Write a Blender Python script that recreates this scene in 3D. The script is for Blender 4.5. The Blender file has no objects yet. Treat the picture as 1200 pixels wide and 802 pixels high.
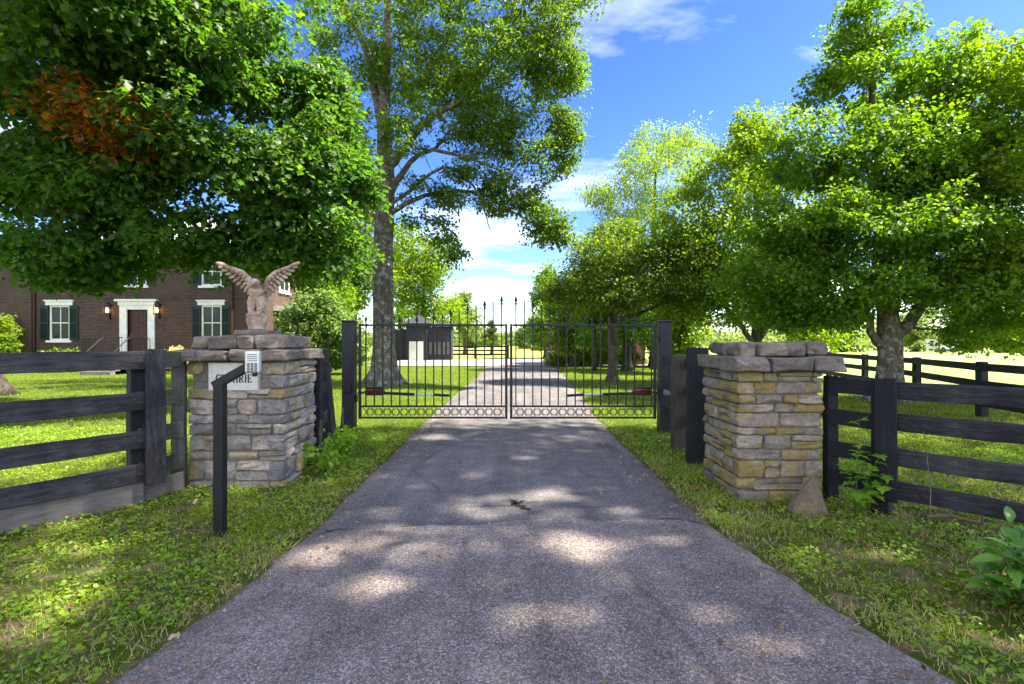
import bpy, math, random
import numpy as np
from mathutils import Vector, Matrix, noise
rnd = random.Random(7)
R = math.radians
sc = bpy.context.scene
C = sc.collection

# ------------------------------------------------------------------ camera, sky, sun, exposure
cam_d = bpy.data.cameras.new('camera')
cam_d.lens = 18.0; cam_d.sensor_width = 36.0
cam_d.clip_start = 0.05; cam_d.clip_end = 3000
cam = bpy.data.objects.new('camera', cam_d); C.objects.link(cam)
cam.location = (0, 0, 1.5); cam.rotation_euler = (R(90), 0, 0)
sc.camera = cam

SUN_EL, SUN_AZ = R(57), R(95)          # azimuth from +Y towards +X
wd = bpy.data.worlds.new('World'); sc.world = wd; wd.use_nodes = True
nt = wd.node_tree; N = nt.nodes; L = nt.links
bg = N['Background']; bg.inputs['Strength'].default_value = 0.15
sky = N.new('ShaderNodeTexSky'); sky.sky_type = 'NISHITA'; sky.sun_disc = False
sky.sun_elevation = SUN_EL; sky.sun_rotation = SUN_AZ
sky.air_density = 1.0; sky.dust_density = 0.6; sky.ozone_density = 2.5
hs = N.new('ShaderNodeHueSaturation'); hs.inputs['Saturation'].default_value = 1.15
hs.inputs['Value'].default_value = 0.126; hs.inputs['Hue'].default_value = 0.515
gm = N.new('ShaderNodeGamma'); gm.inputs[1].default_value = 1.35
L.new(sky.outputs[0], gm.inputs[0]); L.new(gm.outputs[0], hs.inputs['Color'])
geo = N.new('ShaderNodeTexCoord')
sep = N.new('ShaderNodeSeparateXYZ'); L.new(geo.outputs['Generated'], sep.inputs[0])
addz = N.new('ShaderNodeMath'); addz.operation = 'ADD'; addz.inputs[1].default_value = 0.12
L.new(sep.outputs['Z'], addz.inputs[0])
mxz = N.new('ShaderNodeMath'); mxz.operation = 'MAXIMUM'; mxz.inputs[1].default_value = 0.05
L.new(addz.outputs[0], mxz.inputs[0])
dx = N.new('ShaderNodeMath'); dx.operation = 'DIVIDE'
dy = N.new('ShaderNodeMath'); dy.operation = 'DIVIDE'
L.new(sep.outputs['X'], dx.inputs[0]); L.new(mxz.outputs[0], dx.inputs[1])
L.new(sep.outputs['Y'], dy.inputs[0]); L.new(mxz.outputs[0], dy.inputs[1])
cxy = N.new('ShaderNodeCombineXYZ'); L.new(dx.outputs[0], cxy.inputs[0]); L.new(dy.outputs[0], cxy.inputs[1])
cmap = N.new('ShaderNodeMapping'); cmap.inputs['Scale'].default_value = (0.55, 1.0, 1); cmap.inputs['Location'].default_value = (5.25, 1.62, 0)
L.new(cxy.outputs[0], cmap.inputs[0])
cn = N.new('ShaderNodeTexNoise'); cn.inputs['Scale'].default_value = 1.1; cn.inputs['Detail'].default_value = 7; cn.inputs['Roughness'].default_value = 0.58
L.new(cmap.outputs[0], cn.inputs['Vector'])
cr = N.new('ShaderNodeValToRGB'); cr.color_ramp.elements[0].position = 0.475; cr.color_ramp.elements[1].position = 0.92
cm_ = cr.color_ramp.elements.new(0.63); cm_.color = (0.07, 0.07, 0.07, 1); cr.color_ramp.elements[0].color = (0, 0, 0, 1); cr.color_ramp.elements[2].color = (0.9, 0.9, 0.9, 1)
cb2 = N.new('ShaderNodeTexNoise'); cb2.inputs['Scale'].default_value = 0.28; cb2.inputs['Detail'].default_value = 2  # broad noise adds cloud banks outside the view to raise the ambient light
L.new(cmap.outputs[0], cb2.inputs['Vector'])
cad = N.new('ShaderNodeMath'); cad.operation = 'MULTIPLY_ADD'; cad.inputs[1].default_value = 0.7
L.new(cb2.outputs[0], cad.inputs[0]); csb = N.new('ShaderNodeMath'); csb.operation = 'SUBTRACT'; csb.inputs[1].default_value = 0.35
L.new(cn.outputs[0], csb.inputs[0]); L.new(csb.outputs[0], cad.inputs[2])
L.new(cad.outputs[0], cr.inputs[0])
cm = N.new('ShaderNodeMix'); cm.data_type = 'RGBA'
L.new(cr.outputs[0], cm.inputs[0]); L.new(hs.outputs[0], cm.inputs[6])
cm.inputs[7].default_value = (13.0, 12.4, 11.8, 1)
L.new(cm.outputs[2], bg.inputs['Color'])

sun_d = bpy.data.lights.new('sun', 'SUN'); sun_d.energy = 2.0; sun_d.angle = R(0.53); sun_d.color = (1.0, 0.93, 0.82)
sun = bpy.data.objects.new('sun', sun_d); C.objects.link(sun)
S = Vector((math.cos(SUN_EL)*math.sin(SUN_AZ), math.cos(SUN_EL)*math.cos(SUN_AZ), math.sin(SUN_EL)))
sun.rotation_euler = S.to_track_quat('Z', 'Y').to_euler(); sun.location = S*100

sc.view_settings.view_transform = 'Standard'; sc.view_settings.look = 'None'
sc.view_settings.exposure = 3.42; sc.view_settings.gamma = 1.0
sc.cycles.max_bounces = 7; sc.cycles.diffuse_bounces = 4; sc.cycles.glossy_bounces = 3
sc.cycles.transmission_bounces = 4; sc.cycles.transparent_max_bounces = 4

# ------------------------------------------------------------------ helpers
WM = {}
def link(o, parent=None, M=None):
    C.objects.link(o)
    M = M or Matrix.Identity(4)
    WM[o] = M
    if parent is not None:
        o.parent = parent; o.matrix_basis = WM[parent].inverted() @ M
    else:
        o.matrix_basis = M
    return o
def T(x, y, z): return Matrix.Translation((x, y, z))
def tag(o, label=None, cat=None, group=None, kind=None):
    if label: o['label'] = label
    if cat: o['category'] = cat
    if group: o['group'] = group
    if kind: o['kind'] = kind
    return o
def empty(name, loc, label, cat, group=None, rz=0):
    o = bpy.data.objects.new(name, None); o.empty_display_size = 0.2
    link(o, None, T(*loc) @ Matrix.Rotation(rz, 4, 'Z'))
    return tag(o, label, cat, group)
def P(px, py, d):
    """a pixel of the photograph and its distance -> a place in the world"""
    return Vector(((px-600)/600*d, d, 1.5+(400-py)/600*d))

class MB:
    def __init__(s): s.v = []; s.f = []
    def add(s, vs, fs):
        b = len(s.v); s.v += [tuple(v) for v in vs]; s.f += [tuple(i+b for i in f) for f in fs]
    def box(s, x0, x1, y0, y1, z0, z1):
        s.add([(x0,y0,z0),(x1,y0,z0),(x1,y1,z0),(x0,y1,z0),(x0,y0,z1),(x1,y0,z1),(x1,y1,z1),(x0,y1,z1)],
              [(0,3,2,1),(4,5,6,7),(0,1,5,4),(1,2,6,5),(2,3,7,6),(3,0,4,7)])
        return s
    def obox(s, M, sx, sy, sz):
        vs = [M @ Vector((a*sx/2, b*sy/2, c*sz/2)) for c in (-1,1) for a,b in ((-1,-1),(1,-1),(1,1),(-1,1))]
        s.add(vs, [(0,3,2,1),(4,5,6,7),(0,1,5,4),(1,2,6,5),(2,3,7,6),(3,0,4,7)]); return s
    def tube(s, pts, rs, n=8, cap=True, up=None):
        pts = [Vector(p) for p in pts]; m = len(pts)
        if not hasattr(rs, '__len__'): rs = [rs]*m
        b = len(s.v); pu = None
        for i, p in enumerate(pts):
            d = (pts[min(i+1, m-1)]-pts[max(i-1, 0)])
            if d.length < 1e-9: d = Vector((0,0,1))
            d.normalize()
            if pu is None:
                pu = Vector((1,0,0)) if abs(d.x) < 0.9 else Vector((0,1,0))
            u = (pu - d*pu.dot(d))
            if u.length < 1e-6: u = d.orthogonal()
            u.normalize(); w = d.cross(u); pu = u
            for k in range(n):
                a = 2*math.pi*k/n
                s.v.append(tuple(p + (u*math.cos(a)+w*math.sin(a))*rs[i]))
        for i in range(m-1):
            for k in range(n):
                a0 = b+i*n+k; a1 = b+i*n+(k+1) % n
                s.f.append((a0, a1, a1+n, a0+n))
        if cap:
            s.f.append(tuple(b+k for k in reversed(range(n)))); s.f.append(tuple(b+(m-1)*n+k for k in range(n)))
        return s
    def lathe(s, prof, n=12, c=(0,0,0)):
        b = len(s.v)
        for r, z in prof:
            for k in range(n):
                a = 2*math.pi*k/n; s.v.append((c[0]+r*math.cos(a), c[1]+r*math.sin(a), c[2]+z))
        for i in range(len(prof)-1):
            for k in range(n):
                a0 = b+i*n+k; a1 = b+i*n+(k+1) % n
                s.f.append((a0, a1, a1+n, a0+n))
        s.f.append(tuple(b+k for k in reversed(range(n)))); s.f.append(tuple(b+(len(prof)-1)*n+k for k in range(n)))
        return s
    def rings(s, rings):
        n = len(rings[0]); b = len(s.v)
        for r in rings: s.v += [tuple(p) for p in r]
        for i in range(len(rings)-1):
            for k in range(n):
                a0 = b+i*n+k; a1 = b+i*n+(k+1) % n
                s.f.append((a0, a1, a1+n, a0+n))
        s.f.append(tuple(b+k for k in reversed(range(n)))); s.f.append(tuple(b+(len(rings)-1)*n+k for k in range(n)))
        return s
    def mesh(s, name, m=None, smooth=False):
        me = bpy.data.meshes.new(name); me.from_pydata(s.v, [], s.f); me.update()
        if m: me.materials.append(m)
        if smooth: me.polygons.foreach_set('use_smooth', [True]*len(me.polygons))
        return me
    def build(s, name, m, parent=None, M=None, smooth=False):
        """verts are local to M"""
        return link(bpy.data.objects.new(name, s.mesh(name, m, smooth)), parent, M or (WM[parent].copy() if parent else None))
def inst(name, me, parent, M): return link(bpy.data.objects.new(name, me), parent, M)
def bevel(o, w=0.006, seg=2):
    md = o.modifiers.new('bevel', 'BEVEL'); md.width = w; md.segments = seg; md.limit_method = 'ANGLE'; return o

# ------------------------------------------------------------------ materials
class NM:
    def __init__(s, name):
        s.m = bpy.data.materials.new(name); s.m.use_nodes = True
        s.t = s.m.node_tree; s.N = s.t.nodes; s.b = s.N['Principled BSDF']; s.out = s.N['Material Output']
        s.b.inputs['Roughness'].default_value = 0.8
        s.b.inputs['Specular IOR Level'].default_value = 0.3
    def L(s, a, b): s.t.links.new(a, b)
    def n(s, typ, **kw):
        x = s.N.new('ShaderNode'+typ)
        for k, v in kw.items():
            if k in x.inputs: x.inputs[k].default_value = v
            else: setattr(x, k, v)
        return x
    def coord(s, kind='Object', scale=(1,1,1), rot=(0,0,0)):
        tc = s.n('TexCoord'); mp = s.n('Mapping'); mp.inputs['Scale'].default_value = scale; mp.inputs['Rotation'].default_value = rot
        s.L(tc.outputs[kind], mp.inputs[0]); return mp.outputs[0]
    def world(s, scale=(1,1,1)):
        g = s.n('NewGeometry'); mp = s.n('Mapping'); mp.inputs['Scale'].default_value = scale
        s.L(g.outputs['Position'], mp.inputs[0]); return mp.outputs[0]
    def noise(s, vec, scale, detail=5, rough=0.6, dist=0.0):
        x = s.n('TexNoise', Scale=scale, Detail=detail, Roughness=rough, Distortion=dist); s.L(vec, x.inputs['Vector']); return x.outputs[0]
    def voro(s, vec, scale, feature='F1', out='Distance'):
        x = s.n('TexVoronoi', Scale=scale); x.feature = feature; s.L(vec, x.inputs['Vector']); return x.outputs[out]
    def ramp(s, fac, stops):
        r = s.n('ValToRGB'); e = r.color_ramp.elements
        while len(e) < len(stops): e.new(0.5)
        for i, (p, c) in enumerate(stops):
            e[i].position = p; c = c if hasattr(c, '__len__') else (c, c, c); e[i].color = (*c, 1)
        s.L(fac, r.inputs[0]); return r.outputs[0]
    def mix(s, fac, a, b, blend='MIX'):
        x = s.n('Mix', data_type='RGBA', blend_type=blend)
        for v, i in ((fac, 0), (a, 6), (b, 7)):
            if hasattr(v, 'links'): s.L(v, x.inputs[i])
            else: x.inputs[i].default_value = v if i == 0 else (*v, 1)
        return x.outputs[2]
    def math(s, op, a, b=0.0):
        x = s.n('Math', operation=op)
        for v, i in ((a, 0), (b, 1)):
            if hasattr(v, 'links'): s.L(v, x.inputs[i])
            else: x.inputs[i].default_value = v
        return x.outputs[0]
    def bump(s, h, strength=0.4, dist=0.01):
        x = s.n('Bump', Strength=strength, Distance=dist); s.L(h, x.inputs['Height']); s.L(x.outputs[0], s.b.inputs['Normal']); return x
    def col(s, c):
        if hasattr(c, 'links'): s.L(c, s.b.inputs['Base Color'])
        else: s.b.inputs['Base Color'].default_value = (*c, 1)
        return s
    def rough(s, r): s.b.inputs['Roughness'].default_value = r; return s

def leaf_mat(name, c0, c1, c2=None, trans=0.56, rough=0.45):
    q = NM(name)
    at = q.n('Attribute', attribute_name='tint')
    stops = [(0.0, c0), (0.75, c1)] + ([(1.0, c2)] if c2 else [])
    c = q.ramp(at.outputs['Fac'], stops)
    q.col(c).rough(rough); q.b.inputs['Specular IOR Level'].default_value = 0.35
    tr = q.n('BsdfTranslucent')
    g = q.n('HueSaturation', Saturation=1.1, Value=2.0); g.inputs['Hue'].default_value = 0.503
    q.L(c, g.inputs['Color']); q.L(g.outputs[0], tr.inputs['Color'])
    mx = q.n('MixShader', Fac=trans); q.L(q.b.outputs[0], mx.inputs[1]); q.L(tr.outputs[0], mx.inputs[2])
    q.L(mx.outputs[0], q.out.inputs['Surface'])
    return q.m

M_ = {}
M_['maple'] = leaf_mat('maple_leaves', (0.032,0.080,0.014), (0.080,0.150,0.018), (0.15,0.21,0.022))
M_['rust'] = leaf_mat('rust_leaves', (0.16,0.055,0.012), (0.28,0.095,0.015), (0.30,0.16,0.02))
M_['bright'] = leaf_mat('bright_leaves', (0.060,0.125,0.014), (0.135,0.220,0.020), (0.23,0.29,0.03))
M_['yellow'] = leaf_mat('yellow_green_leaves', (0.090,0.150,0.014), (0.175,0.245,0.022), (0.27,0.31,0.035))
M_['oak'] = leaf_mat('oak_leaves', (0.045,0.088,0.012), (0.11,0.170,0.017), (0.20,0.23,0.025))
M_['olive'] = leaf_mat('olive_leaves', (0.055,0.095,0.014), (0.115,0.170,0.020), (0.24,0.20,0.035))
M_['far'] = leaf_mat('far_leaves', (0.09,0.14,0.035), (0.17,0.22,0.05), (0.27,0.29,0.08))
M_['shrub'] = leaf_mat('shrub_leaves', (0.06,0.11,0.02), (0.16,0.22,0.05), (0.34,0.36,0.13))
M_['grass'] = leaf_mat('grass_blades', (0.100,0.150,0.014), (0.250,0.300,0.024), (0.52,0.43,0.19), 0.45, 0.5)
M_['weed'] = leaf_mat('weed_leaves', (0.105,0.190,0.018), (0.25,0.36,0.03), (0.38,0.43,0.07), 0.45, 0.45)
M_['litter'] = leaf_mat('dead_leaves', (0.12,0.065,0.03), (0.27,0.17,0.08), (0.42,0.30,0.17), 0.15, 0.8)
M_['glossy'] = leaf_mat('glossy_leaves', (0.06,0.16,0.02), (0.14,0.28,0.035), (0.19,0.34,0.045), 0.4, 0.3)
M_['lime'] = leaf_mat('lime_leaves', (0.14,0.28,0.02), (0.26,0.40,0.03), (0.34,0.45,0.05), 0.5, 0.45)
M_['flower'] = leaf_mat('flower_petals', (0.55,0.50,0.10), (0.7,0.62,0.2), (0.8,0.75,0.4), 0.3, 0.6)

def bark(name, a, b, lich):
    q = NM(name); v = q.coord('Object', (1, 1, 0.22)); w = q.coord('Object')
    n1 = q.noise(v, 16, 6, 0.65, 0.3); n2 = q.noise(w, 5, 6, 0.7); n3 = q.noise(w, 22, 4, 0.6)
    c = q.ramp(n1, [(0.32, a), (0.68, b)])
    patch = q.ramp(q.math('ADD', q.math('MULTIPLY', n2, 0.75), q.math('MULTIPLY', n3, 0.3)), [(0.54, 0.0), (0.60, 1.0)])
    c = q.mix(q.math('MULTIPLY', patch, 0.75), c, lich)
    q.col(c).rough(0.95); q.b.inputs['Specular IOR Level'].default_value = 0.1
    q.bump(n1, 0.9, 0.03); return q.m
M_['bark'] = bark('grey_bark', (0.055,0.043,0.032), (0.16,0.13,0.10), (0.30,0.32,0.26))
M_['bark_dark'] = bark('dark_bark', (0.035,0.026,0.02), (0.10,0.078,0.058), (0.12,0.12,0.09))

def stone_mat(name, lo, hi, lich=1.0, shift=0.0):
    q = NM(name); w = q.world(); oi = q.n('ObjectInfo')
    n1 = q.noise(w, 9, 8, 0.7, 0.4); n2 = q.noise(w, 42, 6, 0.75); n3 = q.noise(w, 5.5, 6, 0.66, 0.6); n4 = q.noise(w, 130, 3, 0.7)
    c = q.ramp(n1, [(0.28, lo), (0.55, tuple((a+b)/2 for a, b in zip(lo, hi))), (0.75, hi)])
    tone = q.ramp(oi.outputs['Random'], [(0.0, (0.62,0.62,0.64)), (0.4, (1.0,0.96,0.90)), (0.75,(1.15,1.08,0.98)), (1.0, (1.4,1.3,1.18))])
    c = q.mix(1.0, c, tone, 'MULTIPLY')
    spk = q.ramp(n4, [(0.36, 0.45), (0.50, 1.0)]); c = q.mix(0.6, c, spk, 'MULTIPLY')
    st = q.ramp(n2, [(0.34, 0.0), (0.5, 1.0)])
    c = q.mix(q.math('MULTIPLY', q.math('SUBTRACT', 1.0, st), 0.45), c, (0.10, 0.095, 0.09))
    # ochre lichen: by stone and by patch
    r2 = q.math('FRACT', q.math('MULTIPLY', oi.outputs['Random'], 7.31))
    m = q.math('ADD', q.math('ADD', n3, q.math('MULTIPLY', q.math('SUBTRACT', r2, 0.5), 0.24)), q.math('MULTIPLY', q.math('SUBTRACT', n2, 0.5), 0.35))
    lm = q.ramp(m, [(0.56-shift, 0.0), (0.68-shift, 1.0)])
    lc = q.ramp(n2, [(0.3, (0.24,0.17,0.05)), (0.65, (0.46,0.32,0.05))])
    c = q.mix(q.math('MULTIPLY', lm, 0.72*lich), c, lc)
    q.col(c).rough(0.93); q.b.inputs['Specular IOR Level'].default_value = 0.15
    vv = q.voro(w, 17, 'F1'); h = q.math('ADD', q.math('ADD', n1, q.math('MULTIPLY', n2, 0.8)), q.math('ADD', q.math('MULTIPLY', vv, 0.5), q.math('MULTIPLY', n4, 0.25))); q.bump(h, 1.0, 0.032); return q.m
M_['stone'] = stone_mat('field_stone', (0.22,0.195,0.17), (0.64,0.58,0.51), 0.93, 0.045)
M_['stone_r'] = stone_mat('lichened_field_stone', (0.20,0.17,0.13), (0.54,0.48,0.40), 1.0, 0.10)
M_['cap'] = stone_mat('cap_stone', (0.13,0.115,0.10), (0.36,0.31,0.26), 0.2)
M_['rock'] = stone_mat('rock_face', (0.17,0.13,0.085), (0.34,0.27,0.18), 0.35)
q = NM('mortar'); w = q.world(); n1 = q.noise(w, 30, 5); q.col(q.ramp(n1, [(0.3, (0.09,0.08,0.065)), (0.7, (0.24,0.21,0.17))])).rough(1.0); q.bump(n1, 0.6, 0.02); M_['mortar'] = q.m
q = NM('statue_concrete'); w = q.coord('Object'); n1 = q.noise(w, 9, 6, 0.65); n2 = q.noise(w, 38, 5, 0.7)
c = q.ramp(n1, [(0.3, (0.13,0.075,0.045)), (0.5, (0.36,0.26,0.175)), (0.72, (0.62,0.52,0.40))])
c = q.mix(q.ramp(n2, [(0.45, 0.0), (0.62, 0.55)]), c, (0.20,0.15,0.12)); q.col(c).rough(0.9); q.bump(n2, 0.7, 0.008); M_['statue'] = q.m

def wood(name, dark, worn, amt, green=0.0):
    q = NM(name); v = q.coord('Object', (1.0, 12, 12)); w = q.coord('Object'); oi = q.n('ObjectInfo')
    n1 = q.noise(v, 3.5, 7, 0.7, 0.6); n2 = q.noise(w, 3.0, 6, 0.65); n3 = q.noise(v, 16, 4, 0.7)
    m = q.math('ADD', q.math('MULTIPLY', n1, 0.55), q.math('MULTIPLY', n2, 0.45))
    m = q.math('ADD', m, q.math('MULTIPLY', q.math('SUBTRACT', oi.outputs['Random'], 0.5), 0.10))
    f = q.ramp(m, [(0.57-amt*0.25, 0.0), (0.70-amt*0.1, 1.0)])
    c = q.mix(q.math('MULTIPLY', f, amt), dark, worn)
    kn = q.voro(q.coord('Object', (1.6, 6, 6)), 3.0); kf = q.ramp(kn, [(0.045, 1.0), (0.085, 0.0)])
    c = q.mix(q.math('MULTIPLY', kf, 0.5), c, (0.16,0.14,0.11))
    sc_ = q.ramp(n3, [(0.61, 0.0), (0.70, 1.0)]); c = q.mix(q.math('MULTIPLY', sc_, 0.6), c, worn)
    if green: c = q.mix(q.math('MULTIPLY', q.ramp(n2, [(0.45, 0.0), (0.6, 1.0)]), green), c, (0.05,0.065,0.025))
    q.col(c).rough(0.72); q.bump(q.math('ADD', n1, q.math('MULTIPLY', n3, 0.5)), 0.7, 0.008); return q.m
M_['board'] = wood('black_board', (0.013,0.012,0.013), (0.15,0.14,0.13), 0.42)
M_['board_d'] = wood('darker_board', (0.010,0.010,0.011), (0.085,0.08,0.075), 0.26)
M_['board_w'] = wood('weathered_board', (0.055,0.05,0.045), (0.20,0.17,0.14), 0.8)
M_['post_b'] = wood('brown_post', (0.024,0.019,0.015), (0.11,0.088,0.066), 0.6, 0.2)
M_['board_g'] = wood('mossy_board', (0.022,0.024,0.02), (0.12,0.11,0.085), 0.6, 0.6)
q = NM('gate_paint'); w = q.coord('Object'); n1 = q.noise(w, 14, 5); q.col(q.ramp(n1, [(0.35, (0.010,0.014,0.013)), (0.7, (0.022,0.028,0.022))])).rough(0.55); q.b.inputs['Specular IOR Level'].default_value = 0.25; M_['iron'] = q.m
q = NM('tube_paint'); w = q.coord('Object'); n1 = q.noise(w, 9, 5); q.col(q.ramp(n1, [(0.4, (0.008,0.0085,0.010)), (0.75, (0.018,0.018,0.018))])).rough(0.5); M_['tube'] = q.m
q = NM('keypad_metal'); q.col((0.55,0.56,0.58)).rough(0.38); q.b.inputs['Metallic'].default_value = 0.7; M_['silver'] = q.m
q = NM('grille_grey'); q.col((0.12,0.12,0.13)).rough(0.6); M_['grille'] = q.m
q = NM('white_trim'); n1 = q.noise(q.coord('Object'), 6, 5); q.col(q.ramp(n1, [(0.3, (0.62,0.60,0.52)), (0.7, (0.80,0.78,0.70))])).rough(0.55); M_['white'] = q.m
q = NM('cream_trim'); q.col((0.72,0.66,0.44)).rough(0.6); M_['cream'] = q.m
q = NM('shutter_green'); q.col((0.008,0.022,0.020)).rough(0.45); M_['shutter'] = q.m
q = NM('window_glass'); q.col((0.020,0.030,0.020)).rough(0.06); q.b.inputs['Specular IOR Level'].default_value = 0.25; M_['glass'] = q.m
q = NM('door_wood'); n1 = q.noise(q.coord('Object', (6,6,1)), 4, 5); q.col(q.ramp(n1, [(0.3, (0.028,0.010,0.006)), (0.7, (0.075,0.028,0.015))])).rough(0.4); M_['door'] = q.m
q = NM('roof_metal'); n1 = q.noise(q.coord('Object'), 2, 5); q.col(q.ramp(n1, [(0.3, (0.50,0.44,0.40)), (0.7, (0.64,0.57,0.52))])).rough(0.5); M_['roof'] = q.m
q = NM('dark_shingle'); n1 = q.noise(q.coord('Object'), 9, 5); q.col(q.ramp(n1, [(0.3, (0.018,0.018,0.024)), (0.7, (0.05,0.05,0.058))])).rough(0.85); M_['shingle'] = q.m
q = NM('sign_stone'); n1 = q.noise(q.coord('Object'), 24, 6, 0.7); q.col(q.ramp(n1, [(0.3, (0.46,0.42,0.36)), (0.65, (0.62,0.58,0.51))])).rough(0.75); q.bump(n1, 0.2, 0.004); M_['sign'] = q.m
q = NM('sign_letter'); q.col((0.035,0.03,0.028)).rough(0.7); M_['letter'] = q.m
q = NM('red_plastic'); q.col((0.075,0.012,0.010)).rough(0.5); M_['red'] = q.m
q = NM('lamp_glow'); q.b.inputs['Emission Color'].default_value = (1.0,0.62,0.25,1); q.b.inputs['Emission Strength'].default_value = 3; q.col((0.9,0.7,0.4)); M_['glow'] = q.m
q = NM('brick_wall')
g = q.n('NewGeometry'); sp = q.n('SeparateXYZ'); q.L(g.outputs['Position'], sp.inputs[0])
cb = q.n('CombineXYZ'); q.L(q.math('ADD', sp.outputs[0], sp.outputs[1]), cb.inputs[0]); q.L(sp.outputs[2], cb.inputs[1])
br = q.n('TexBrick'); br.inputs['Scale'].default_value = 1.0; br.inputs['Brick Width'].default_value = 0.215; br.inputs['Row Height'].default_value = 0.075
br.inputs['Mortar Size'].default_value = 0.007; br.inputs['Bias'].default_value = -0.1
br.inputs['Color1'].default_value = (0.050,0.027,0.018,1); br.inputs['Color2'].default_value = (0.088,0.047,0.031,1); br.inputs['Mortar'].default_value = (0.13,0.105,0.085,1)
q.L(cb.outputs[0], br.inputs['Vector'])
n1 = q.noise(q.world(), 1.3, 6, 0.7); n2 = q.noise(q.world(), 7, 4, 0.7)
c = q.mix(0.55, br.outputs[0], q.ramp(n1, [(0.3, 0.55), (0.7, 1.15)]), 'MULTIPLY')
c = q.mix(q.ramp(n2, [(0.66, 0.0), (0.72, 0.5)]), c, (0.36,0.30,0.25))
q.col(c).rough(0.95); q.bump(br.outputs[1], -0.5, 0.01); M_['brick'] = q.m
q = NM('red_brick_wall'); c2 = None
g = q.n('NewGeometry'); sp = q.n('SeparateXYZ'); q.L(g.outputs['Position'], sp.inputs[0])
cb = q.n('CombineXYZ'); q.L(q.math('ADD', sp.outputs[0], sp.outputs[1]), cb.inputs[0]); q.L(sp.outputs[2], cb.inputs[1])
br = q.n('TexBrick'); br.inputs['Scale'].default_value = 1.0; br.inputs['Brick Width'].default_value = 0.215; br.inputs['Row Height'].default_value = 0.075
br.inputs['Mortar Size'].default_value = 0.008
br.inputs['Color1'].default_value = (0.20,0.055,0.035,1); br.inputs['Color2'].default_value = (0.30,0.09,0.06,1); br.inputs['Mortar'].default_value = (0.28,0.22,0.19,1)
q.L(cb.outputs[0], br.inputs['Vector']); q.col(br.outputs[0]); M_['redbrick'] = q.m

def asphalt(name, lo, hi, stone, seed, cracks=0.0, sc_=1.0):
    q = NM(name); w = q.world()
    mp = q.n('Mapping'); mp.inputs['Location'].default_value = (seed, seed*0.7, 0); q.L(w, mp.inputs[0]); w = mp.outputs[0]
    flat = q.n('Mapping'); flat.inputs['Scale'].default_value = (1,1,0); q.L(w, flat.inputs[0]); w = flat.outputs[0]
    big = q.noise(w, 0.7, 6, 0.62, 0.4); mid = q.noise(w, 5, 5, 0.65)
    vc = q.voro(w, 115*sc_, 'F1', 'Color'); vd = q.voro(w, 115*sc_, 'F1', 'Distance'); fine = q.noise(w, 230*sc_, 3, 0.8)
    sp = q.n('SeparateColor'); q.L(vc, sp.inputs[0])
    base = q.ramp(q.math('ADD', q.math('MULTIPLY', big, 0.65), q.math('MULTIPLY', mid, 0.35)), [(0.32, lo), (0.66, hi)])
    pick = q.ramp(sp.outputs[0], [(0.0, 0.5), (0.45, 0.9), (0.8, 1.1), (1.0, 1.7)])
    c = q.mix(1.0, base, pick, 'MULTIPLY')
    c = q.mix(q.math('MULTIPLY', q.ramp(sp.outputs[1], [(0.86, 0.0), (0.9, 1.0)]), 0.75), c, stone)
    stain = q.noise(w, 1.7, 7, 0.7, 0.8); c = q.mix(0.8, c, q.ramp(stain, [(0.3, 0.62), (0.5, 1.0), (0.72, 1.3)]), 'MULTIPLY')
    c = q.mix(0.7, c, q.ramp(fine, [(0.3, 0.45), (0.6, 1.2)]), 'MULTIPLY')
    gap = q.ramp(vd, [(0.35, 1.0), (0.75, 0.45)]); c = q.mix(0.6, c, gap, 'MULTIPLY')
    if cracks:
        wn = q.n('TexNoise', Scale=2.2, Detail=4.0); q.L(w, wn.inputs['Vector'])
        wv = q.mix(0.22, w, wn.outputs[1], 'ADD')
        e = q.voro(wv, 0.42, 'DISTANCE_TO_EDGE'); k = q.ramp(e, [(0.004, 1.0), (0.014, 0.0)])
        k = q.math('MULTIPLY', k, q.ramp(q.noise(w, 0.9, 3), [(0.45, 0.0), (0.6, 1.0)]))
        c = q.mix(q.math('MULTIPLY', k, cracks), c, (0.012,0.012,0.012))
        sv = q.n('Mapping'); sv.inputs['Scale'].default_value = (2.2, 0.16, 1); q.L(w, sv.inputs[0])
        st = q.noise(sv.outputs[0], 1.6, 4, 0.6)
        c = q.mix(0.45, c, q.ramp(st, [(0.35, 0.6), (0.65, 1.3)]), 'MULTIPLY')
    q.col(c).rough(0.9); q.b.inputs['Specular IOR Level'].default_value = 0.25
    q.bump(q.math('ADD', q.math('MULTIPLY', vd, -0.8), q.math('MULTIPLY', fine, 0.5)), 0.8, 0.006); return q.m
M_['apron'] = asphalt('coarse_asphalt', (0.165,0.136,0.115), (0.258,0.213,0.180), (0.42,0.37,0.34), 3.1, 0.3, 1.0)
M_['drive'] = asphalt('old_asphalt', (0.112,0.100,0.094), (0.200,0.180,0.166), (0.34,0.31,0.29), 11.7, 0.3, 1.25)
M_['gravel'] = asphalt('pale_gravel', (0.24,0.22,0.19), (0.36,0.33,0.29), (0.45,0.42,0.38), 5.0, 0.0, 0.8)
q = NM('crack_dark'); q.col((0.014,0.013,0.012)).rough(1.0); M_['crack'] = q.m

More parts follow.
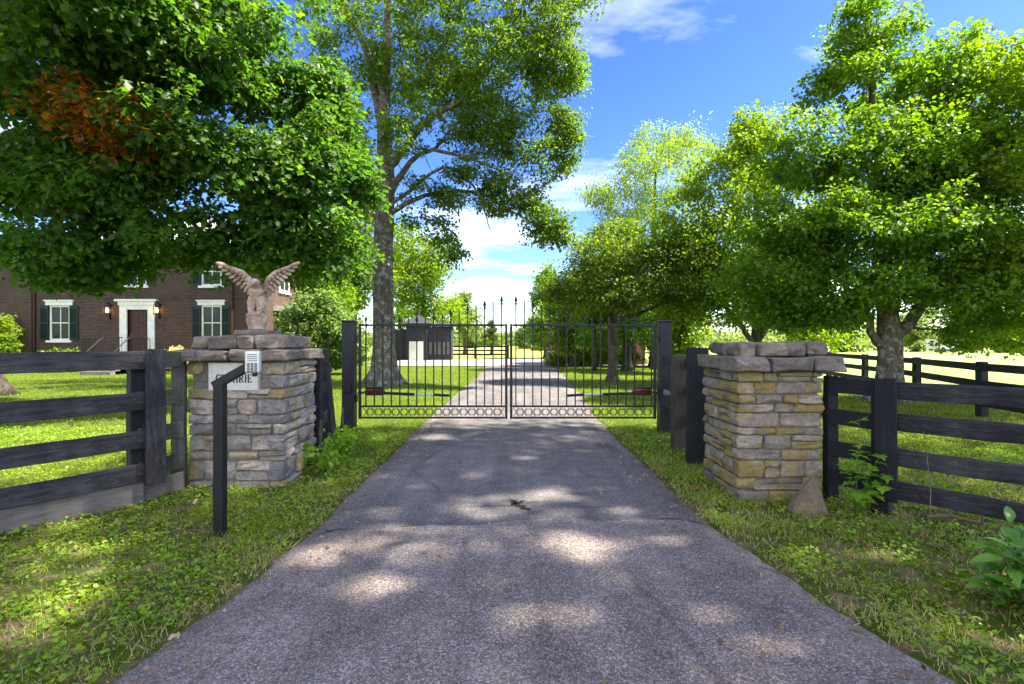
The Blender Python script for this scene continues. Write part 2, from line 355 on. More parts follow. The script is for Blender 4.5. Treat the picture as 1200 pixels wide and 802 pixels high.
q = NM('lawn'); w = q.world(); n1 = q.noise(w, 0.35, 6, 0.65); n2 = q.noise(w, 4.5, 6, 0.72, 0.3); n3 = q.noise(w, 48, 4, 0.75)
green = q.ramp(n1, [(0.3, (0.052,0.098,0.011)), (0.6, (0.090,0.140,0.016)), (0.8, (0.13,0.15,0.03))])
soil = q.ramp(n3, [(0.3, (0.11,0.08,0.045)), (0.7, (0.32,0.24,0.13))])
g = q.n('NewGeometry'); sp = q.n('SeparateXYZ'); q.L(g.outputs['Position'], sp.inputs[0])
near = q.n('MapRange'); near.inputs[1].default_value = 5.0; near.inputs[2].default_value = 9.0; near.inputs[3].default_value = 0.04; near.inputs[4].default_value = -0.25; q.L(sp.outputs[1], near.inputs[0])
bare = q.ramp(q.math('ADD', n2, near.outputs[0]), [(0.5, 0.0), (0.64, 1.0)])
c = q.mix(0.6, green, q.ramp(n3, [(0.25, 0.45), (0.7, 1.25)]), 'MULTIPLY'); c = q.mix(bare, c, soil)
far = q.n('MapRange'); far.inputs[1].default_value = 35.0; far.inputs[2].default_value = 60.0; q.L(sp.outputs[1], far.inputs[0])
hay = q.ramp(q.noise(w, 0.06, 5, 0.6), [(0.35, (0.20,0.24,0.045)), (0.65, (0.34,0.33,0.10))])
c = q.mix(far.outputs[0], c, hay)
q.col(c).rough(1.0); q.b.inputs['Specular IOR Level'].default_value = 0.05; q.bump(q.math('ADD', n3, n2), 0.9, 0.04); M_['lawn'] = q.m
q = NM('meadow'); n1 = q.noise(q.world(), 0.12, 6, 0.65); q.col(q.ramp(n1, [(0.3, (0.18,0.24,0.05)), (0.7, (0.34,0.34,0.11))])).rough(1.0); M_['meadow'] = q.m
q = NM('hill'); n1 = q.noise(q.world(), 0.05, 8, 0.75); q.col(q.ramp(n1, [(0.35, (0.055,0.085,0.04)), (0.65, (0.12,0.16,0.07))])).rough(1.0); M_['hill'] = q.m

# ------------------------------------------------------------------ ground and drive
YL = [-3, 1.5, 2.25, 3.2, 4.5, 7, 10, 16, 22, 30, 34, 46]; XL = [-2.3, -1.86, -1.77, -1.66, -1.60, -1.63, -1.66, -1.62, -1.5, -1.6, -2.2, -3.2]
XR = [2.6, 2.12, 1.99, 1.78, 1.64, 1.65, 1.70, 2.05, 2.3, 2.5, 3.2, 4.2]
def edge(y, side):
    e = np.interp(y, YL, XL if side < 0 else XR)
    y = np.asarray(y, float)
    return e + 0.016*np.sin(y*2.1+side)+0.013*np.sin(y*5.3+2*side)+0.010*np.sin(y*13.7+side)+0.007*np.sin(y*31+side)
def sheet(name, xs, ys, zf, m, kind='structure', parent=None):
    mb = MB(); nx = len(xs)
    for y in ys:
        for x in xs: mb.v.append((x, y, zf(x, y)))
    for j in range(len(ys)-1):
        for i in range(nx-1):
            a = j*nx+i; mb.f.append((a, a+1, a+nx+1, a+nx))
    o = mb.build(name, m, parent, smooth=True); tag(o, kind=kind); return o
def gz(x, y):
    v = 0.0
    if 0 < y < 30 and abs(x) < 30:
        v = 0.018*noise.noise(Vector((x*0.9, y*0.9, 3.3)))-0.012
        on = float(edge(y, -1))-0.25 < x < float(edge(y, 1))+0.25
        if on: v = -0.03
    return v
xs = [-800, -300, -120, -60, -35] + list(np.arange(-28, 28.1, 0.4)) + [35, 60, 120, 300, 800]
ys = [-300, -60, -15, -6] + list(np.arange(-3, 30, 0.4)) + [33, 38, 45, 60, 90, 140, 220, 400, 900, 1600]
g = sheet('lawn_ground', xs, ys, gz, M_['lawn'])
def road(name, ys, zc, m, endy=None):
    mb = MB(); n = 15
    for j, y in enumerate(ys):
        l, r = float(edge(y, -1)), float(edge(y, 1))
        for i in range(n):
            t = i/(n-1); x = l+(r-l)*t
            k = min(1, min(t, 1-t)/0.06)
            yy = y + (endy(x) if endy and j == len(ys)-1 else 0)
            mb.v.append((x, yy, -0.03+(zc+0.03)*k**0.5+0.006*noise.noise(Vector((x*1.3, y*1.3, 0)))*k))
    for j in range(len(ys)-1):
        for i in range(n-1):
            a = j*n+i; mb.f.append((a, a+1, a+n+1, a+n))
    return tag(mb.build(name, m, smooth=True), kind='structure')
drive = road('driveway', list(np.arange(3.7, 45.8, 0.1)), 0.010, M_['drive'])
road('driveway_apron', list(np.arange(-3, 4.05, 0.08))+[4.16], 0.026, M_['apron'], lambda x: 0.09*math.sin(x*1.7+0.6)+0.035*math.sin(x*6.1)+0.02*math.sin(x*15)+0.03*x)
mb = MB(); cx, cy = 0.07, 4.66
def crack(pts, w):
    mbv = []
    for i, (x, y) in enumerate(pts):
        ww = w*(1-abs(2*i/(len(pts)-1)-1)**2)*rnd.uniform(0.5,1.3)+0.0025
        a, b = pts[max(i-1,0)], pts[min(i+1,len(pts)-1)]; dxx, dyy = b[0]-a[0], b[1]-a[1]; l = math.hypot(dxx, dyy)+1e-6
        mbv.append((x-dyy/l*ww, y+dxx/l*ww, 0.0)); mbv.append((x+dyy/l*ww, y-dxx/l*ww, 0.0))
    mb.add([(x, y, 0.019) for x, y, z in mbv], [(2*i, 2*i+1, 2*i+3, 2*i+2) for i in range(len(pts)-1)])
def wob(p, q_, n=9, j=0.02): return [(p[0]+(q_[0]-p[0])*i/n+rnd.uniform(-j,j), p[1]+(q_[1]-p[1])*i/n+rnd.uniform(-j,j)) for i in range(n+1)]
crack(wob((-0.02,4.86),(0.16,4.50),9,0.025), 0.035); crack(wob((-0.02,4.66),(0.12,4.78)), 0.02); crack(wob((0.02,4.64),(-0.36,4.62)), 0.006)
crack(wob((0.08,4.72),(0.42,4.80)), 0.003); crack(wob((0.55,4.62),(0.95,4.62)), 0.004); crack(wob((0.5,5.0),(1.1,5.1)), 0.003)
crack(wob((-1.2,6.0),(-0.9,7.4)), 0.001); crack(wob((0.5,6.6),(0.9,5.6)), 0.001); crack(wob((-0.4,7.6),(0.1,7.9)), 0.003)
sx_ = np.linspace(-1.55, 1.6, 90); seam = []
for x in sx_: seam.append((x, 4.16+0.09*math.sin(x*1.7+0.6)+0.035*math.sin(x*6.1)+0.02*math.sin(x*15)+0.03*x+0.012+rnd.uniform(-.008,.008)))
for i in range(0, 88, 11): crack(seam[i:i+12], rnd.uniform(0.003, 0.012))
mb.build('crack', M_['crack'], drive)
sheet('turning_circle', list(np.linspace(-9, 9, 20)), list(np.linspace(31.5, 44, 8)), lambda x, y: 0.03, M_['gravel'])
sheet('meadow_ground', list(np.linspace(11.9, 130, 12)), [9, 12, 20, 40, 80, 150], lambda x, y: 0.02 if y > 9 else -0.02, M_['meadow'])
mb = MB(); nh = 60
for j in range(4):
    for i in range(nh+1):
        x = -700+1400*i/nh; t = (0, .6, 1.0, .5)[j]
        mb.v.append((x, 620+j*70, t*(16+13*noise.noise(Vector((x*0.006, j*0.4, 1.0)))+5*noise.noise(Vector((x*0.03, j, 2))))))
for j in range(3):
    for i in range(nh):
        a = j*(nh+1)+i; mb.f.append((a, a+1, a+nh+2, a+nh+1))
tag(mb.build('wooded_hills', M_['hill'], smooth=True), kind='structure')

# ------------------------------------------------------------------ vegetation builders (numpy)
rng = np.random.default_rng(5)
def tri_mesh(name, V, F, tint, m):
    me = bpy.data.meshes.new(name); nv, nf = len(V), len(F)
    me.vertices.add(nv); me.vertices.foreach_set('co', np.ascontiguousarray(V, np.float32).ravel())
    me.loops.add(nf*3); me.loops.foreach_set('vertex_index', np.ascontiguousarray(F, np.int32).ravel())
    me.polygons.add(nf); me.polygons.foreach_set('loop_start', np.arange(0, nf*3, 3, dtype=np.int32))
    a = me.attributes.new('tint', 'FLOAT', 'FACE'); a.data.foreach_set('value', np.ascontiguousarray(tint, np.float32))
    me.update(calc_edges=True); me.materials.append(m); return me
SHAPES = {
 'kite': (np.array([(0,0,0),(0.45,0.40,0.10),(1,0,-0.06),(0.45,-0.40,0.10)]), np.array([(0,2,1),(0,3,2)])),
 'star': (np.array([(0,0,0),(0.12,0.48,0.05),(0.36,0.20,0.05),(0.66,0.42,0.02),(1,0,-0.10),(0.66,-0.42,0.02),(0.36,-0.20,0.05),(0.12,-0.48,0.05)]),
          np.array([(0,2,1),(0,3,2),(0,4,3),(0,5,4),(0,6,5),(0,7,6)])),
 'lance': (np.array([(0,0,0),(0.4,0.17,0.05),(1,0,-0.12),(0.4,-0.17,0.05)]), np.array([(0,2,1),(0,3,2)])),
 'blade': (np.array([(0,0.5,0),(0,-0.5,0),(0.55,0.32,0.0),(0.55,-0.32,0.0),(1,0,0)]), np.array([(0,1,3),(0,3,2),(2,3,4)])),
 'tri': (np.array([(0,0.5,0),(0,-0.5,0),(1,0,0)]), np.array([(0,1,2)])),
 'round': (np.array([(0,0,0),(0.3,0.45,0.06),(0.75,0.42,0.05),(1,0,0.0),(0.75,-0.42,0.05),(0.3,-0.45,0.06)]), np.array([(0,2,1),(0,3,2),(0,4,3),(0,5,4)])),
}
def nrm(a): return a/np.maximum(np.linalg.norm(a, axis=1, keepdims=True), 1e-9)
def leaves(pos, d, nn, ln, wd_, shape):
    S0, F0 = SHAPES[shape]; k = len(S0); n = len(pos)
    d = nrm(d); s = nrm(np.cross(nn, d)); nn = np.cross(d, s)
    V = pos[:,None,:] + d[:,None,:]*(S0[None,:,0:1]*ln[:,None,None]) + s[:,None,:]*(S0[None,:,1:2]*wd_[:,None,None]) + nn[:,None,:]*(S0[None,:,2:3]*ln[:,None,None])
    F = F0[None] + (np.arange(n)*k)[:,None,None]
    return V.reshape(-1,3), F.reshape(-1,3), len(F0)

def tree(name, label, cat, base, trunk, lobes, ncl, per, size, m, bk='bark', group=None, shape='kite', crad=0.45, flat=0.35, droop=0.25,
         hole=0.0, tint=(0.0,1.0), limbs=(), seed=1, tip=0.006, start=0.5, crown_name='crown', rust=None, wmul=1.0, minz=None, gaps=()):
    rg = np.random.default_rng(seed); base = Vector(base)
    root = empty(name, base, label, cat, group)
    b = np.array(base)
    cw = np.array([l[2] for l in lobes], float); cw /= cw.sum()
    cs = []
    tries = 0
    while len(cs) < ncl and tries < ncl*12:
        tries += 1
        l = lobes[rg.choice(len(lobes), p=cw)]
        v = rg.normal(size=3); v /= np.linalg.norm(v); rr = rg.uniform(0.15, 1)**0.45
        p = np.array(l[0]) + v*rr*np.array(l[1])
        if minz and p[2] < minz: continue
        if hole and noise.noise(Vector(p*0.75+seed)) < hole-0.5 : continue
        cs.append(p)
    cs = np.array(cs)
    # skeleton
    nodes = []; par = []; rad = []; plen = []
    def addn(p, pr, r):
        nodes.append(np.array(p, float)); par.append(pr); rad.append(r)
        plen.append(0 if pr < 0 else plen[pr]*1.0+np.linalg.norm(nodes[-1]-nodes[pr])); return len(nodes)-1
    tp = [(np.array(p), r) for p, r in trunk]
    prev = -1
    for i in range(len(tp)-1):
        for t in np.linspace(0, 1, 5)[:-1]:
            prev = addn(tp[i][0]*(1-t)+tp[i+1][0]*t, prev, tp[i][1]*(1-t)+tp[i+1][1]*t)
    prev = addn(tp[-1][0], prev, tp[-1][1]); ntrunk = len(nodes)
    fixed = ntrunk
    for lb in limbs:
        pa = np.array([np.array(p) for p, r in lb])
        pr = int(np.argmin(np.linalg.norm(np.array(nodes[:ntrunk])-pa[0], axis=1)))
        for i in range(len(pa)-1):
            q0 = pa[max(i-1,0)]; q1 = pa[i]; q2 = pa[i+1]; q3 = pa[min(i+2,len(pa)-1)]
            for t in np.linspace(0, 1, 6)[1:]:
                pm = 0.5*(2*q1+(q2-q0)*t+(2*q0-5*q1+4*q2-q3)*t*t+(3*q1-q0-3*q2+q3)*t**3)
                pr = addn(pm + rg.normal(size=3)*0.025, pr, lb[i][1]*(1-t)+lb[i+1][1]*t)
    fixed = len(nodes)
    hz = np.array([n[2] for n in nodes]); allowed0 = hz > base.z + start
    order = np.argsort(np.min(np.linalg.norm(cs[:,None,:]-np.array(nodes)[None], axis=2), axis=1))
    cap = fixed + ncl*4
    NA = np.zeros((cap,3)); NA[:fixed] = np.array(nodes); PL = np.zeros(cap); PL[:fixed] = plen
    OK = np.zeros(cap, bool); OK[:fixed] = allowed0
    cnode = []
    for ci in order:
        c = cs[ci]; n = len(nodes)
        dd = np.linalg.norm(NA[:n]-c, axis=1)
        cost = dd + 0.30*PL[:n] + np.maximum(0, NA[:n,2]-c[2])*0.5 + (~OK[:n])*1e3
        j = int(np.argmin(cost)); p0 = NA[j].copy(); k = max(1, min(3, int(dd[j]/0.7)))
        pr = j
        for t in range(1, k+1):
            f = t/k; p = p0*(1-f)+c*f
            if t < k: p = p + rg.normal(size=3)*0.06*dd[j]/k; p[2] += 0.12*dd[j]*math.sin(f*math.pi)
            pr = addn(p, pr, 0.0); NA[pr] = nodes[pr]; PL[pr] = plen[pr]; OK[pr] = True
        cnode.append(pr)
    n = len(nodes); acc = np.zeros(n)
    ra = np.zeros(n)
    for i in range(n-1, -1, -1):
        a = acc[i] if acc[i] > 0 else tip**2.4
        ra[i] = a**(1/2.4)
        if par[i] >= 0: acc[par[i]] += a
    for i in range(fixed): ra[i] = max(rad[i], 0) or ra[i]
    for i in range(fixed, n): ra[i] = min(ra[i], ra[par[i]]*0.8)
    # trunk mesh with a root flare
    tb = MB(); tpts = [Vector(nodes[i])-base for i in range(ntrunk)]
    trs = [rad[i]*(1+0.05*noise.noise(Vector((i*0.7, seed, 0)))) for i in range(ntrunk)]
    r0 = trs[0]
    b0 = len(tb.v); NN = 16 if r0 > 0.15 else 8
    tb.tube(tpts, trs, NN)
    for vi in range(len(tb.v)):
        x, y, z = tb.v[vi]
        i = vi//NN
        cx_, cy_ = tpts[i].x, tpts[i].y
        a = math.atan2(y-cy_, x-cx_)
        fl = 1+0.55*math.exp(-z/max(0.05, r0*0.75))*(0.8+0.6*math.cos(a*4+seed))+0.05*math.sin(a*3+z*1.3+seed)
        tb.v[vi] = (cx_+(x-cx_)*fl, cy_+(y-cy_)*fl, z - (0.06 if z < 0.02 else 0))
    tb.build('trunk', M_[bk], root, smooth=True)
    bb = MB()
    kids = {}
    for i in range(ntrunk, n): kids.setdefault(par[i], []).append(i)
    started = set()
    for i in range(ntrunk, n):
        if i in started: continue
        ch = [par[i], i]; cur = i; started.add(i)
        while cur in kids:
            nx = max(kids[cur], key=lambda q_: ra[q_])
            if nx in started: break
            started.add(nx); ch.append(nx); cur = nx
        rs = [ra[q_] for q_ in ch]; rs[0] = min(rs[0], rs[1]*1.15)
        big = max(rs)
        bb.tube([Vector(nodes[q_])-base for q_ in ch], [max(r, 0.004) for r in rs], 8 if big > 0.05 else (5 if big > 0.02 else 3), cap=False)
    bb.build('branches', M_[bk], root, smooth=True)
    # leaves
    nc = len(cs)
    idx = np.repeat(np.arange(nc), per)
    cen = cs.mean(axis=0); n = len(idx)
    outd = nrm((cs-np.array([cen[0], cen[1], cs[:,2].min()]))+1e-3)[idx]
    rr = crad*(0.6+0.8*rg.random(nc))[idx]
    u = rg.normal(size=(n,3)); u = nrm(u)*(rg.random(n)**0.5)[:,None]
    off = u*rr[:,None]; off[:,2] *= flat
    tl = rg.normal(size=(nc,2))*0.28; off[:,2] += off[:,0]*tl[idx,0]+off[:,1]*tl[idx,1]
    off[:,2] -= droop*(off[:,0]**2+off[:,1]**2)/np.maximum(rr, .01)
    off += outd*((off*outd).sum(1, keepdims=True))*0.25
    pos = cs[idx]+off
    if gaps:
        keep = np.ones(n, bool); sv = np.array(S)
        for gp, gr in gaps:
            w_ = pos-np.array(gp); dist_ = np.linalg.norm(w_-(w_@sv)[:,None]*sv, axis=1)
            keep &= dist_ > gr*0.72*(1+0.35*np.sin(5*np.arctan2(w_[:,1], w_[:,0])*40+gr*90))+0.03
        idx = idx[keep]; pos = pos[keep]; off = off[keep]; outd = outd[keep]; n = len(pos)
    nn = np.array([0,0,1.0])+rg.normal(size=(n,3))*0.55+outd*0.35
    d = rg.normal(size=(n,3))*0.7+nrm(off+1e-4)*0.9+np.array([0,0,-0.35])
    ln = size*(0.5+1.05*rg.random(n)**1.4); 
    V, F, k = leaves(pos, d, nrm(nn), ln, ln*wmul, shape)
    cl_t = rg.random(nc)[idx]
    t = tint[0]+(tint[1]-tint[0])*np.clip(0.62*rg.random(n)**1.2+0.38*cl_t, 0, 1)
    if rust is not None:
        rc, rr_ = rust; dq = np.linalg.norm((cs-np.array(rc))/np.array(rr_), axis=1)[idx]; sel = rg.random(len(dq)) < np.clip(1.5-1.2*dq, 0, 0.92)
        selF = np.repeat(sel, k)
        me = tri_mesh('rust_leaves', V-b, F[selF], np.repeat(t, k)[selF], M_['rust'])
        o = link(bpy.data.objects.new('rust_leaves', me), root, WM[root].copy()); o['label'] = 'patch of rusty orange leaves'
        F = F[~selF]; tf = np.repeat(t, k)[~selF]
    else: tf = np.repeat(t, k)
    me = tri_mesh(crown_name, V-b, F, tf, m)
    link(bpy.data.objects.new(crown_name, me), root, WM[root].copy())
    return root

def lob(*rows):
    """(px, py, distance, half width px, half height px, half depth m, weight)"""
    o = []
    for px, py, d, rx, ry, rd, w in rows:
        o.append((P(px, py, d), (rx/600*d, rd, ry/600*d), w))
    return o

# --- the trees
# big maple on the left, trunk just outside the frame
tb_ = Vector((-15.05, 14.2, 0))
tree('maple_tree', 'large dark green maple overhanging the brick house, its trunk at the left edge', 'tree', tb_,
     [(tb_, 0.62), (tb_+Vector((0.05,0,1.2)), 0.47), (tb_+Vector((0.2,-0.1,3.2)), 0.43), (tb_+Vector((0.3,-0.2,6.0)), 0.36), (tb_+Vector((0.6,-0.3,9.0)), 0.24), (tb_+Vector((0.8,-0.2,13)), 0.08)],
     lob((40,40,10,90,80,2.6,10), (150,30,9,100,60,2.4,10), (260,40,10,100,60,2.4,10), (330,110,11,60,60,2.0,6), (90,130,10,110,50,2.4,9), (210,150,10,90,40,2.2,8),
         (60,210,11,90,45,2.4,8), (160,225,11,100,40,2.2,8), (265,205,11,90,40,2.0,7), (350,200,11.5,60,45,1.8,6), (375,255,12,45,40,1.6,5), (300,270,11.5,70,26,1.6,4),
         (110,296,11,75,28,1.8,5), (205,285,11,50,22,1.6,2.2), (40,290,12,60,14,1.8,1.6), (95,326,11,40,10,1.0,0.9), (330,300,12,55,20,1.4,2), (20,-60,10,160,60,3,6), (230,-60,11,160,60,3,6), (398,120,12.5,18,70,1,2.6), (412,215,12.4,26,50,1.1,2.8), (405,290,12.4,24,22,1.0,1.2)),
     2050, 56, 0.114, M_['maple'], 'bark_dark', shape='star', crad=0.48, flat=0.33, droop=0.34, hole=0.44, seed=3,
     limbs=[[(tb_+Vector((0.15,-0.05,3.0)), 0.26), (P(0,298,13.2), 0.20), (P(50,288,12.4), 0.15), (P(95,270,12), 0.10), (P(150,250,11.5), 0.05)],
            [(tb_+Vector((0.3,-0.2,5.6)), 0.22), (P(0,166,12.6), 0.16), (P(60,152,11.6), 0.11), (P(110,148,11), 0.09), (P(190,166,10.5), 0.05)],
            [(tb_+Vector((0.4,-0.2,7)), 0.2), (P(40,60,11), 0.12), (P(200,20,10), 0.05)]],
     rust=(P(125,140,9.2), (1.15,1.6,0.55)), start=2.5)

# oak behind the gate
ob = Vector((-4.5, 18.0, 0))
tree('oak_tree', 'tall oak with a pale lichened trunk on the lawn just behind the gate', 'tree', ob,
     [(ob, 0.52), (ob+Vector((0,0,0.6)), 0.41), (ob+Vector((-0.03,0,2)), 0.37), (ob+Vector((-0.02,0,5)), 0.34), (ob+Vector((0.06,0,7.2)), 0.31), (ob+Vector((0.0,0,9.5)), 0.21), (ob+Vector((0.1,0,12)), 0.15), (ob+Vector((0.2,0.1,16)), 0.07)],
     lob((450,-60,18,150,70,3.5,12), (560,20,18,110,60,2.8,11), (650,15,17,55,45,1.8,5), (600,95,17.5,85,45,2.2,8), (650,75,17,35,30,1.4,2.5), (640,185,17,42,24,1.2,3.5), (575,165,17.5,60,22,1.5,3.5), (600,215,17,50,13,1.2,2.0),
         (640,262,16.5,22,20,0.7,1.2), (628,240,17,12,14,0.6,0.5), (490,90,18,60,45,2.2,6), (410,50,18,45,55,2.2,5), (400,150,18.5,35,35,1.8,2.6), (405,215,18.5,30,20,1.4,1.6), (500,225,18,50,12,1.3,1.6),
         (520,120,17,60,40,1.6,4), (505,268,18,42,16,1.0,1.3), (525,295,18,22,9,0.7,0.5), (410,290,19,24,35,1.2,1.2), (470,160,16.5,30,30,1,1.6), (600,-60,18,120,60,2.5,5), (560,205,17.3,50,8,0.8,1.2), (600,240,17,34,10,0.7,1.4), (545,232,17.6,40,6,0.8,0.9), (665,150,17,24,22,0.8,1.6), (655,275,16.4,14,14,0.5,0.6), (580,150,17.2,40,14,1.0,1.5)),
     1500, 78, 0.108, M_['oak'], 'bark', shape='kite', crad=0.42, flat=0.42, droop=0.15, hole=0.27, seed=11, wmul=0.8,
     limbs=[[(ob+Vector((0.1,0,7.5)), 0.15), (P(480,165,17.6), 0.12), (P(507,134,17.3), 0.12), (P(560,110,17), 0.06)],
            [(ob+Vector((0.1,0,6.5)), 0.16), (P(490,180,17.8), 0.08), (P(540,182,17.4), 0.05), (P(600,205,17), 0.02)],
            [(ob+Vector((0,0,5.9)), 0.11), (P(500,228,17.8), 0.075), (P(560,226,17.4), 0.045), (P(605,250,17), 0.025), (P(640,268,16.6), 0.015)],
            [(ob+Vector((-0.1,0,7.0)), 0.13), (P(425,185,18.2), 0.09), (P(385,150,18.5), 0.05), (P(368,95,18.5), 0.03)],
            [(ob+Vector((0,0,8.5)), 0.18), (P(430,60,18.3), 0.12), (P(395,0,18.4), 0.06)],
            [(ob+Vector((0,0,5.4)), 0.1), (P(430,245,18.4), 0.06), (P(400,262,18.6), 0.03)],
            [(ob+Vector((0.1,0,6.2)), 0.07), (P(520,195,17.4), 0.05), (P(560,225,17.2), 0.03), (P(575,270,17), 0.012)]], start=5.0)

# right hand maple by the paddock
rb = Vector((9.57, 13.0, 0))
tree('maple_tree', 'broad bright green maple with a forked trunk beside the paddock rail fence', 'tree', rb,
     [(rb, 0.40), (rb+Vector((0,0,0.5)), 0.29), (rb+Vector((0.02,0,1.2)), 0.27), (rb+Vector((0.0,0,1.75)), 0.26), (rb+Vector((-0.1,0,3.2)), 0.17), (rb+Vector((-0.3,0,6)), 0.11), (rb+Vector((-0.6,0,10.2)), 0.03)],
     lob((1003,30,13,26,50,0.9,2.2), (1000,110,13,55,45,1.6,5), (1065,120,13,50,55,1.7,5), (960,175,12.6,60,40,1.9,6), (1040,190,12.5,80,50,2.2,8), (1110,200,12.6,70,60,2.2,7), (935,255,12.6,70,35,2.0,6),
         (1020,270,12,90,40,2.4,8), (1110,285,12.2,80,45,2.3,7), (915,320,13,60,30,1.8,4.5), (985,335,12.2,70,28,1.9,5), (1090,335,12,60,24,1.6,3), (1160,345,12.2,60,35,1.8,4), (1150,390,12.4,40,14,1.0,1.1), (1190,300,12.5,50,60,2,4), (920,365,13,40,18,1.0,1.8), (975,372,12.5,40,14,1.0,1.3), (1185,372,12.4,45,20,1.4,2), (1040,50,13,22,35,1,1.6), (1100,75,12.8,38,26,1.3,2.2), (1160,80,12.6,38,24,1.3,1.8), (985,10,13,16,22,0.6,0.7)),
     1500, 92, 0.088, M_['bright'], 'bark', shape='kite', crad=0.40, flat=0.36, droop=0.34, hole=0.33, seed=21,
     limbs=[[(rb+Vector((0,0,1.5)), 0.17), (P(1065,378,12.9), 0.15), (P(1088,345,12.7), 0.11), (P(1130,290,12.4), 0.06)],
            [(rb+Vector((0,0,1.3)), 0.13), (P(1024,395,12.9), 0.10), (P(1010,355,12.7), 0.07), (P(970,320,12.6), 0.05)],
            [(rb+Vector((0,0,1.6)), 0.15), (P(1033,350,13.1), 0.12), (P(1025,280,13.3), 0.08)]], start=1.7)
r2 = Vector((14.1, 11.4, 0))
tree('maple_tree', 'sunlit yellow-green maple at the right edge, its trunk out of sight', 'tree', r2,
     [(r2, 0.36), (r2+Vector((0,0,1.0)), 0.26), (r2+Vector((-0.2,0,3)), 0.2), (r2+Vector((-0.6,0,9)), 0.04)],
     lob((1150,100,11.6,50,45,1.6,4), (1190,150,11.4,60,60,1.9,6), (1160,200,11.5,50,50,1.6,4), (1230,230,11.3,90,80,2.4,7), (1190,300,11.2,50,40,1.8,3), (1280,140,11.4,80,80,2.4,4), (1195,75,11.6,40,25,1.2,2), (1230,380,11.2,50,35,1.6,2)),
     640, 90, 0.09, M_['yellow'], 'bark', shape='kite', crad=0.40, flat=0.40, hole=0.30, seed=23, start=1.6)
m3 = Vector((8.55, 18.0, 0))
tree('maple_tree', 'mid-sized light green maple behind the right stone pillar', 'tree', m3,
     [(m3, 0.26), (m3+Vector((0,0,0.6)), 0.19), (m3+Vector((0.05,0,1.9)), 0.17), (m3+Vector((0,0,4)), 0.1), (m3+Vector((0,0,8)), 0.03)],
     lob((855,165,18,38,34,1.4,3.5), (900,170,18.5,40,40,1.6,4), (850,225,18,62,40,2.0,6), (915,250,18,60,50,2.0,6), (835,285,17.5,65,36,2.0,5.5), (900,320,17.5,65,30,2.0,5), (860,355,17.5,70,24,1.7,4), (940,362,17.5,45,22,1.5,2.5), (800,265,18,40,36,1.5,3)),
     800, 74, 0.10, M_['yellow'], 'bark', shape='kite', crad=0.48, flat=0.42, hole=0.30, seed=31, tint=(0.0,0.75),
     limbs=[[(m3+Vector((0,0,1.3)), 0.12), (P(903,375,17.8), 0.09), (P(930,340,17.6), 0.05)], [(m3+Vector((0,0,1.4)), 0.1), (P(862,372,17.8), 0.08), (P(830,335,17.6), 0.05)]], start=1.6)
cb_ = Vector((3.8, 19.4, 0))
tree('crabapple_tree', 'low spreading crabapple with brownish olive leaves to the right of the drive', 'tree', cb_,
     [(cb_, 0.21), (cb_+Vector((0,0,0.5)), 0.155), (cb_+Vector((-0.03,0,1.6)), 0.15), (cb_+Vector((-0.1,0,2.8)), 0.12), (cb_+Vector((0.2,0,4.3)), 0.05)],
     lob((720,300,19,60,26,2.0,5), (680,330,19,45,24,1.7,4), (765,315,18.5,65,32,2.2,6), (815,335,18,50,32,2.0,5), (730,270,19,42,12,1.3,1.6), (660,340,19.3,26,16,1.0,1.5), (740,345,18,65,16,1.7,4), (700,352,18.6,40,9,1.2,1.6), (800,290,18.5,40,20,1.5,2.5)),
     820, 62, 0.088, M_['olive'], 'bark_dark', shape='kite', crad=0.42, flat=0.36, droop=0.1, hole=0.26, seed=37,
     limbs=[[(cb_+Vector((-0.05,0,2.3)), 0.09), (P(745,368,18.8), 0.07), (P(775,355,18.4), 0.05), (P(815,345,18), 0.03)], [(cb_+Vector((-0.1,0,2.7)), 0.09), (P(700,350,19.2), 0.06), (P(670,338,19.2), 0.03)]], start=2.4)
lo = Vector((7.9, 28.0, 0))
tree('locust_tree', 'airy yellow-green locust rising behind the crabapple', 'tree', lo,
     [(lo, 0.26), (lo+Vector((0,0,3)), 0.18), (lo+Vector((-0.2,0,7)), 0.12), (lo+Vector((0,0,12)), 0.04)],
     lob((775,205,27,55,35,2.6,5), (735,240,27,40,30,2.2,4), (805,170,28,30,25,1.8,2.5), (745,185,28,26,22,1.6,2), (715,290,27,28,20,1.6,1.6), (790,250,27,50,30,2.2,3.5), (765,160,28,22,16,1.2,1.0), (700,225,27,18,14,1.2,0.8)),
     560, 40, 0.16, M_['yellow'], 'bark_dark', shape='lance', crad=0.62, flat=0.4, hole=0.34, seed=41, tint=(0.2,1.0), start=4)
# openings in its crown where the sun comes through to the drive
GAPS = [(Vector(p), r) for p, r in (((-0.78,3.1,0),0.20), ((-1.40,3.52,0),0.24), ((0.48,3.62,0),0.25), ((0.10,2.82,0),0.22), ((-0.75,3.55,0),0.13), ((-0.15,3.2,0),0.11), ((-1.0,4.1,0),0.13),
        ((1.35,3.95,0),0.16), ((0.30,4.9,0),0.12), ((1.25,2.55,0),0.15), ((-2.6,3.0,0),0.25), ((-3.1,3.7,0),0.2), ((-2.4,2.5,0),0.2), ((2.6,3.6,0),0.2), ((2.4,2.6,0),0.2), ((-1.2,8.0,0),0.3), ((0.2,6.6,0),0.14), ((1.0,7.0,0),0.16), ((3.2,3.2,0),0.22), ((-3.6,4.2,0),0.2), ((-0.4,5.6,0),0.12))]
rnd.seed(12)
GAPS += [(Vector((gx+rnd.gauss(0,.22), gy+rnd.gauss(0,.22), 0)), rnd.uniform(0.05,0.10)) for gx, gy in ((-0.78,3.1),(-1.4,3.5),(0.48,3.6),(0.1,2.8),(-0.75,3.55),(1.3,3.9),(0.3,4.9),(-1.0,4.1),(1.2,2.5),(-3,3.5),(2.6,3.4)) for _ in range(4)]
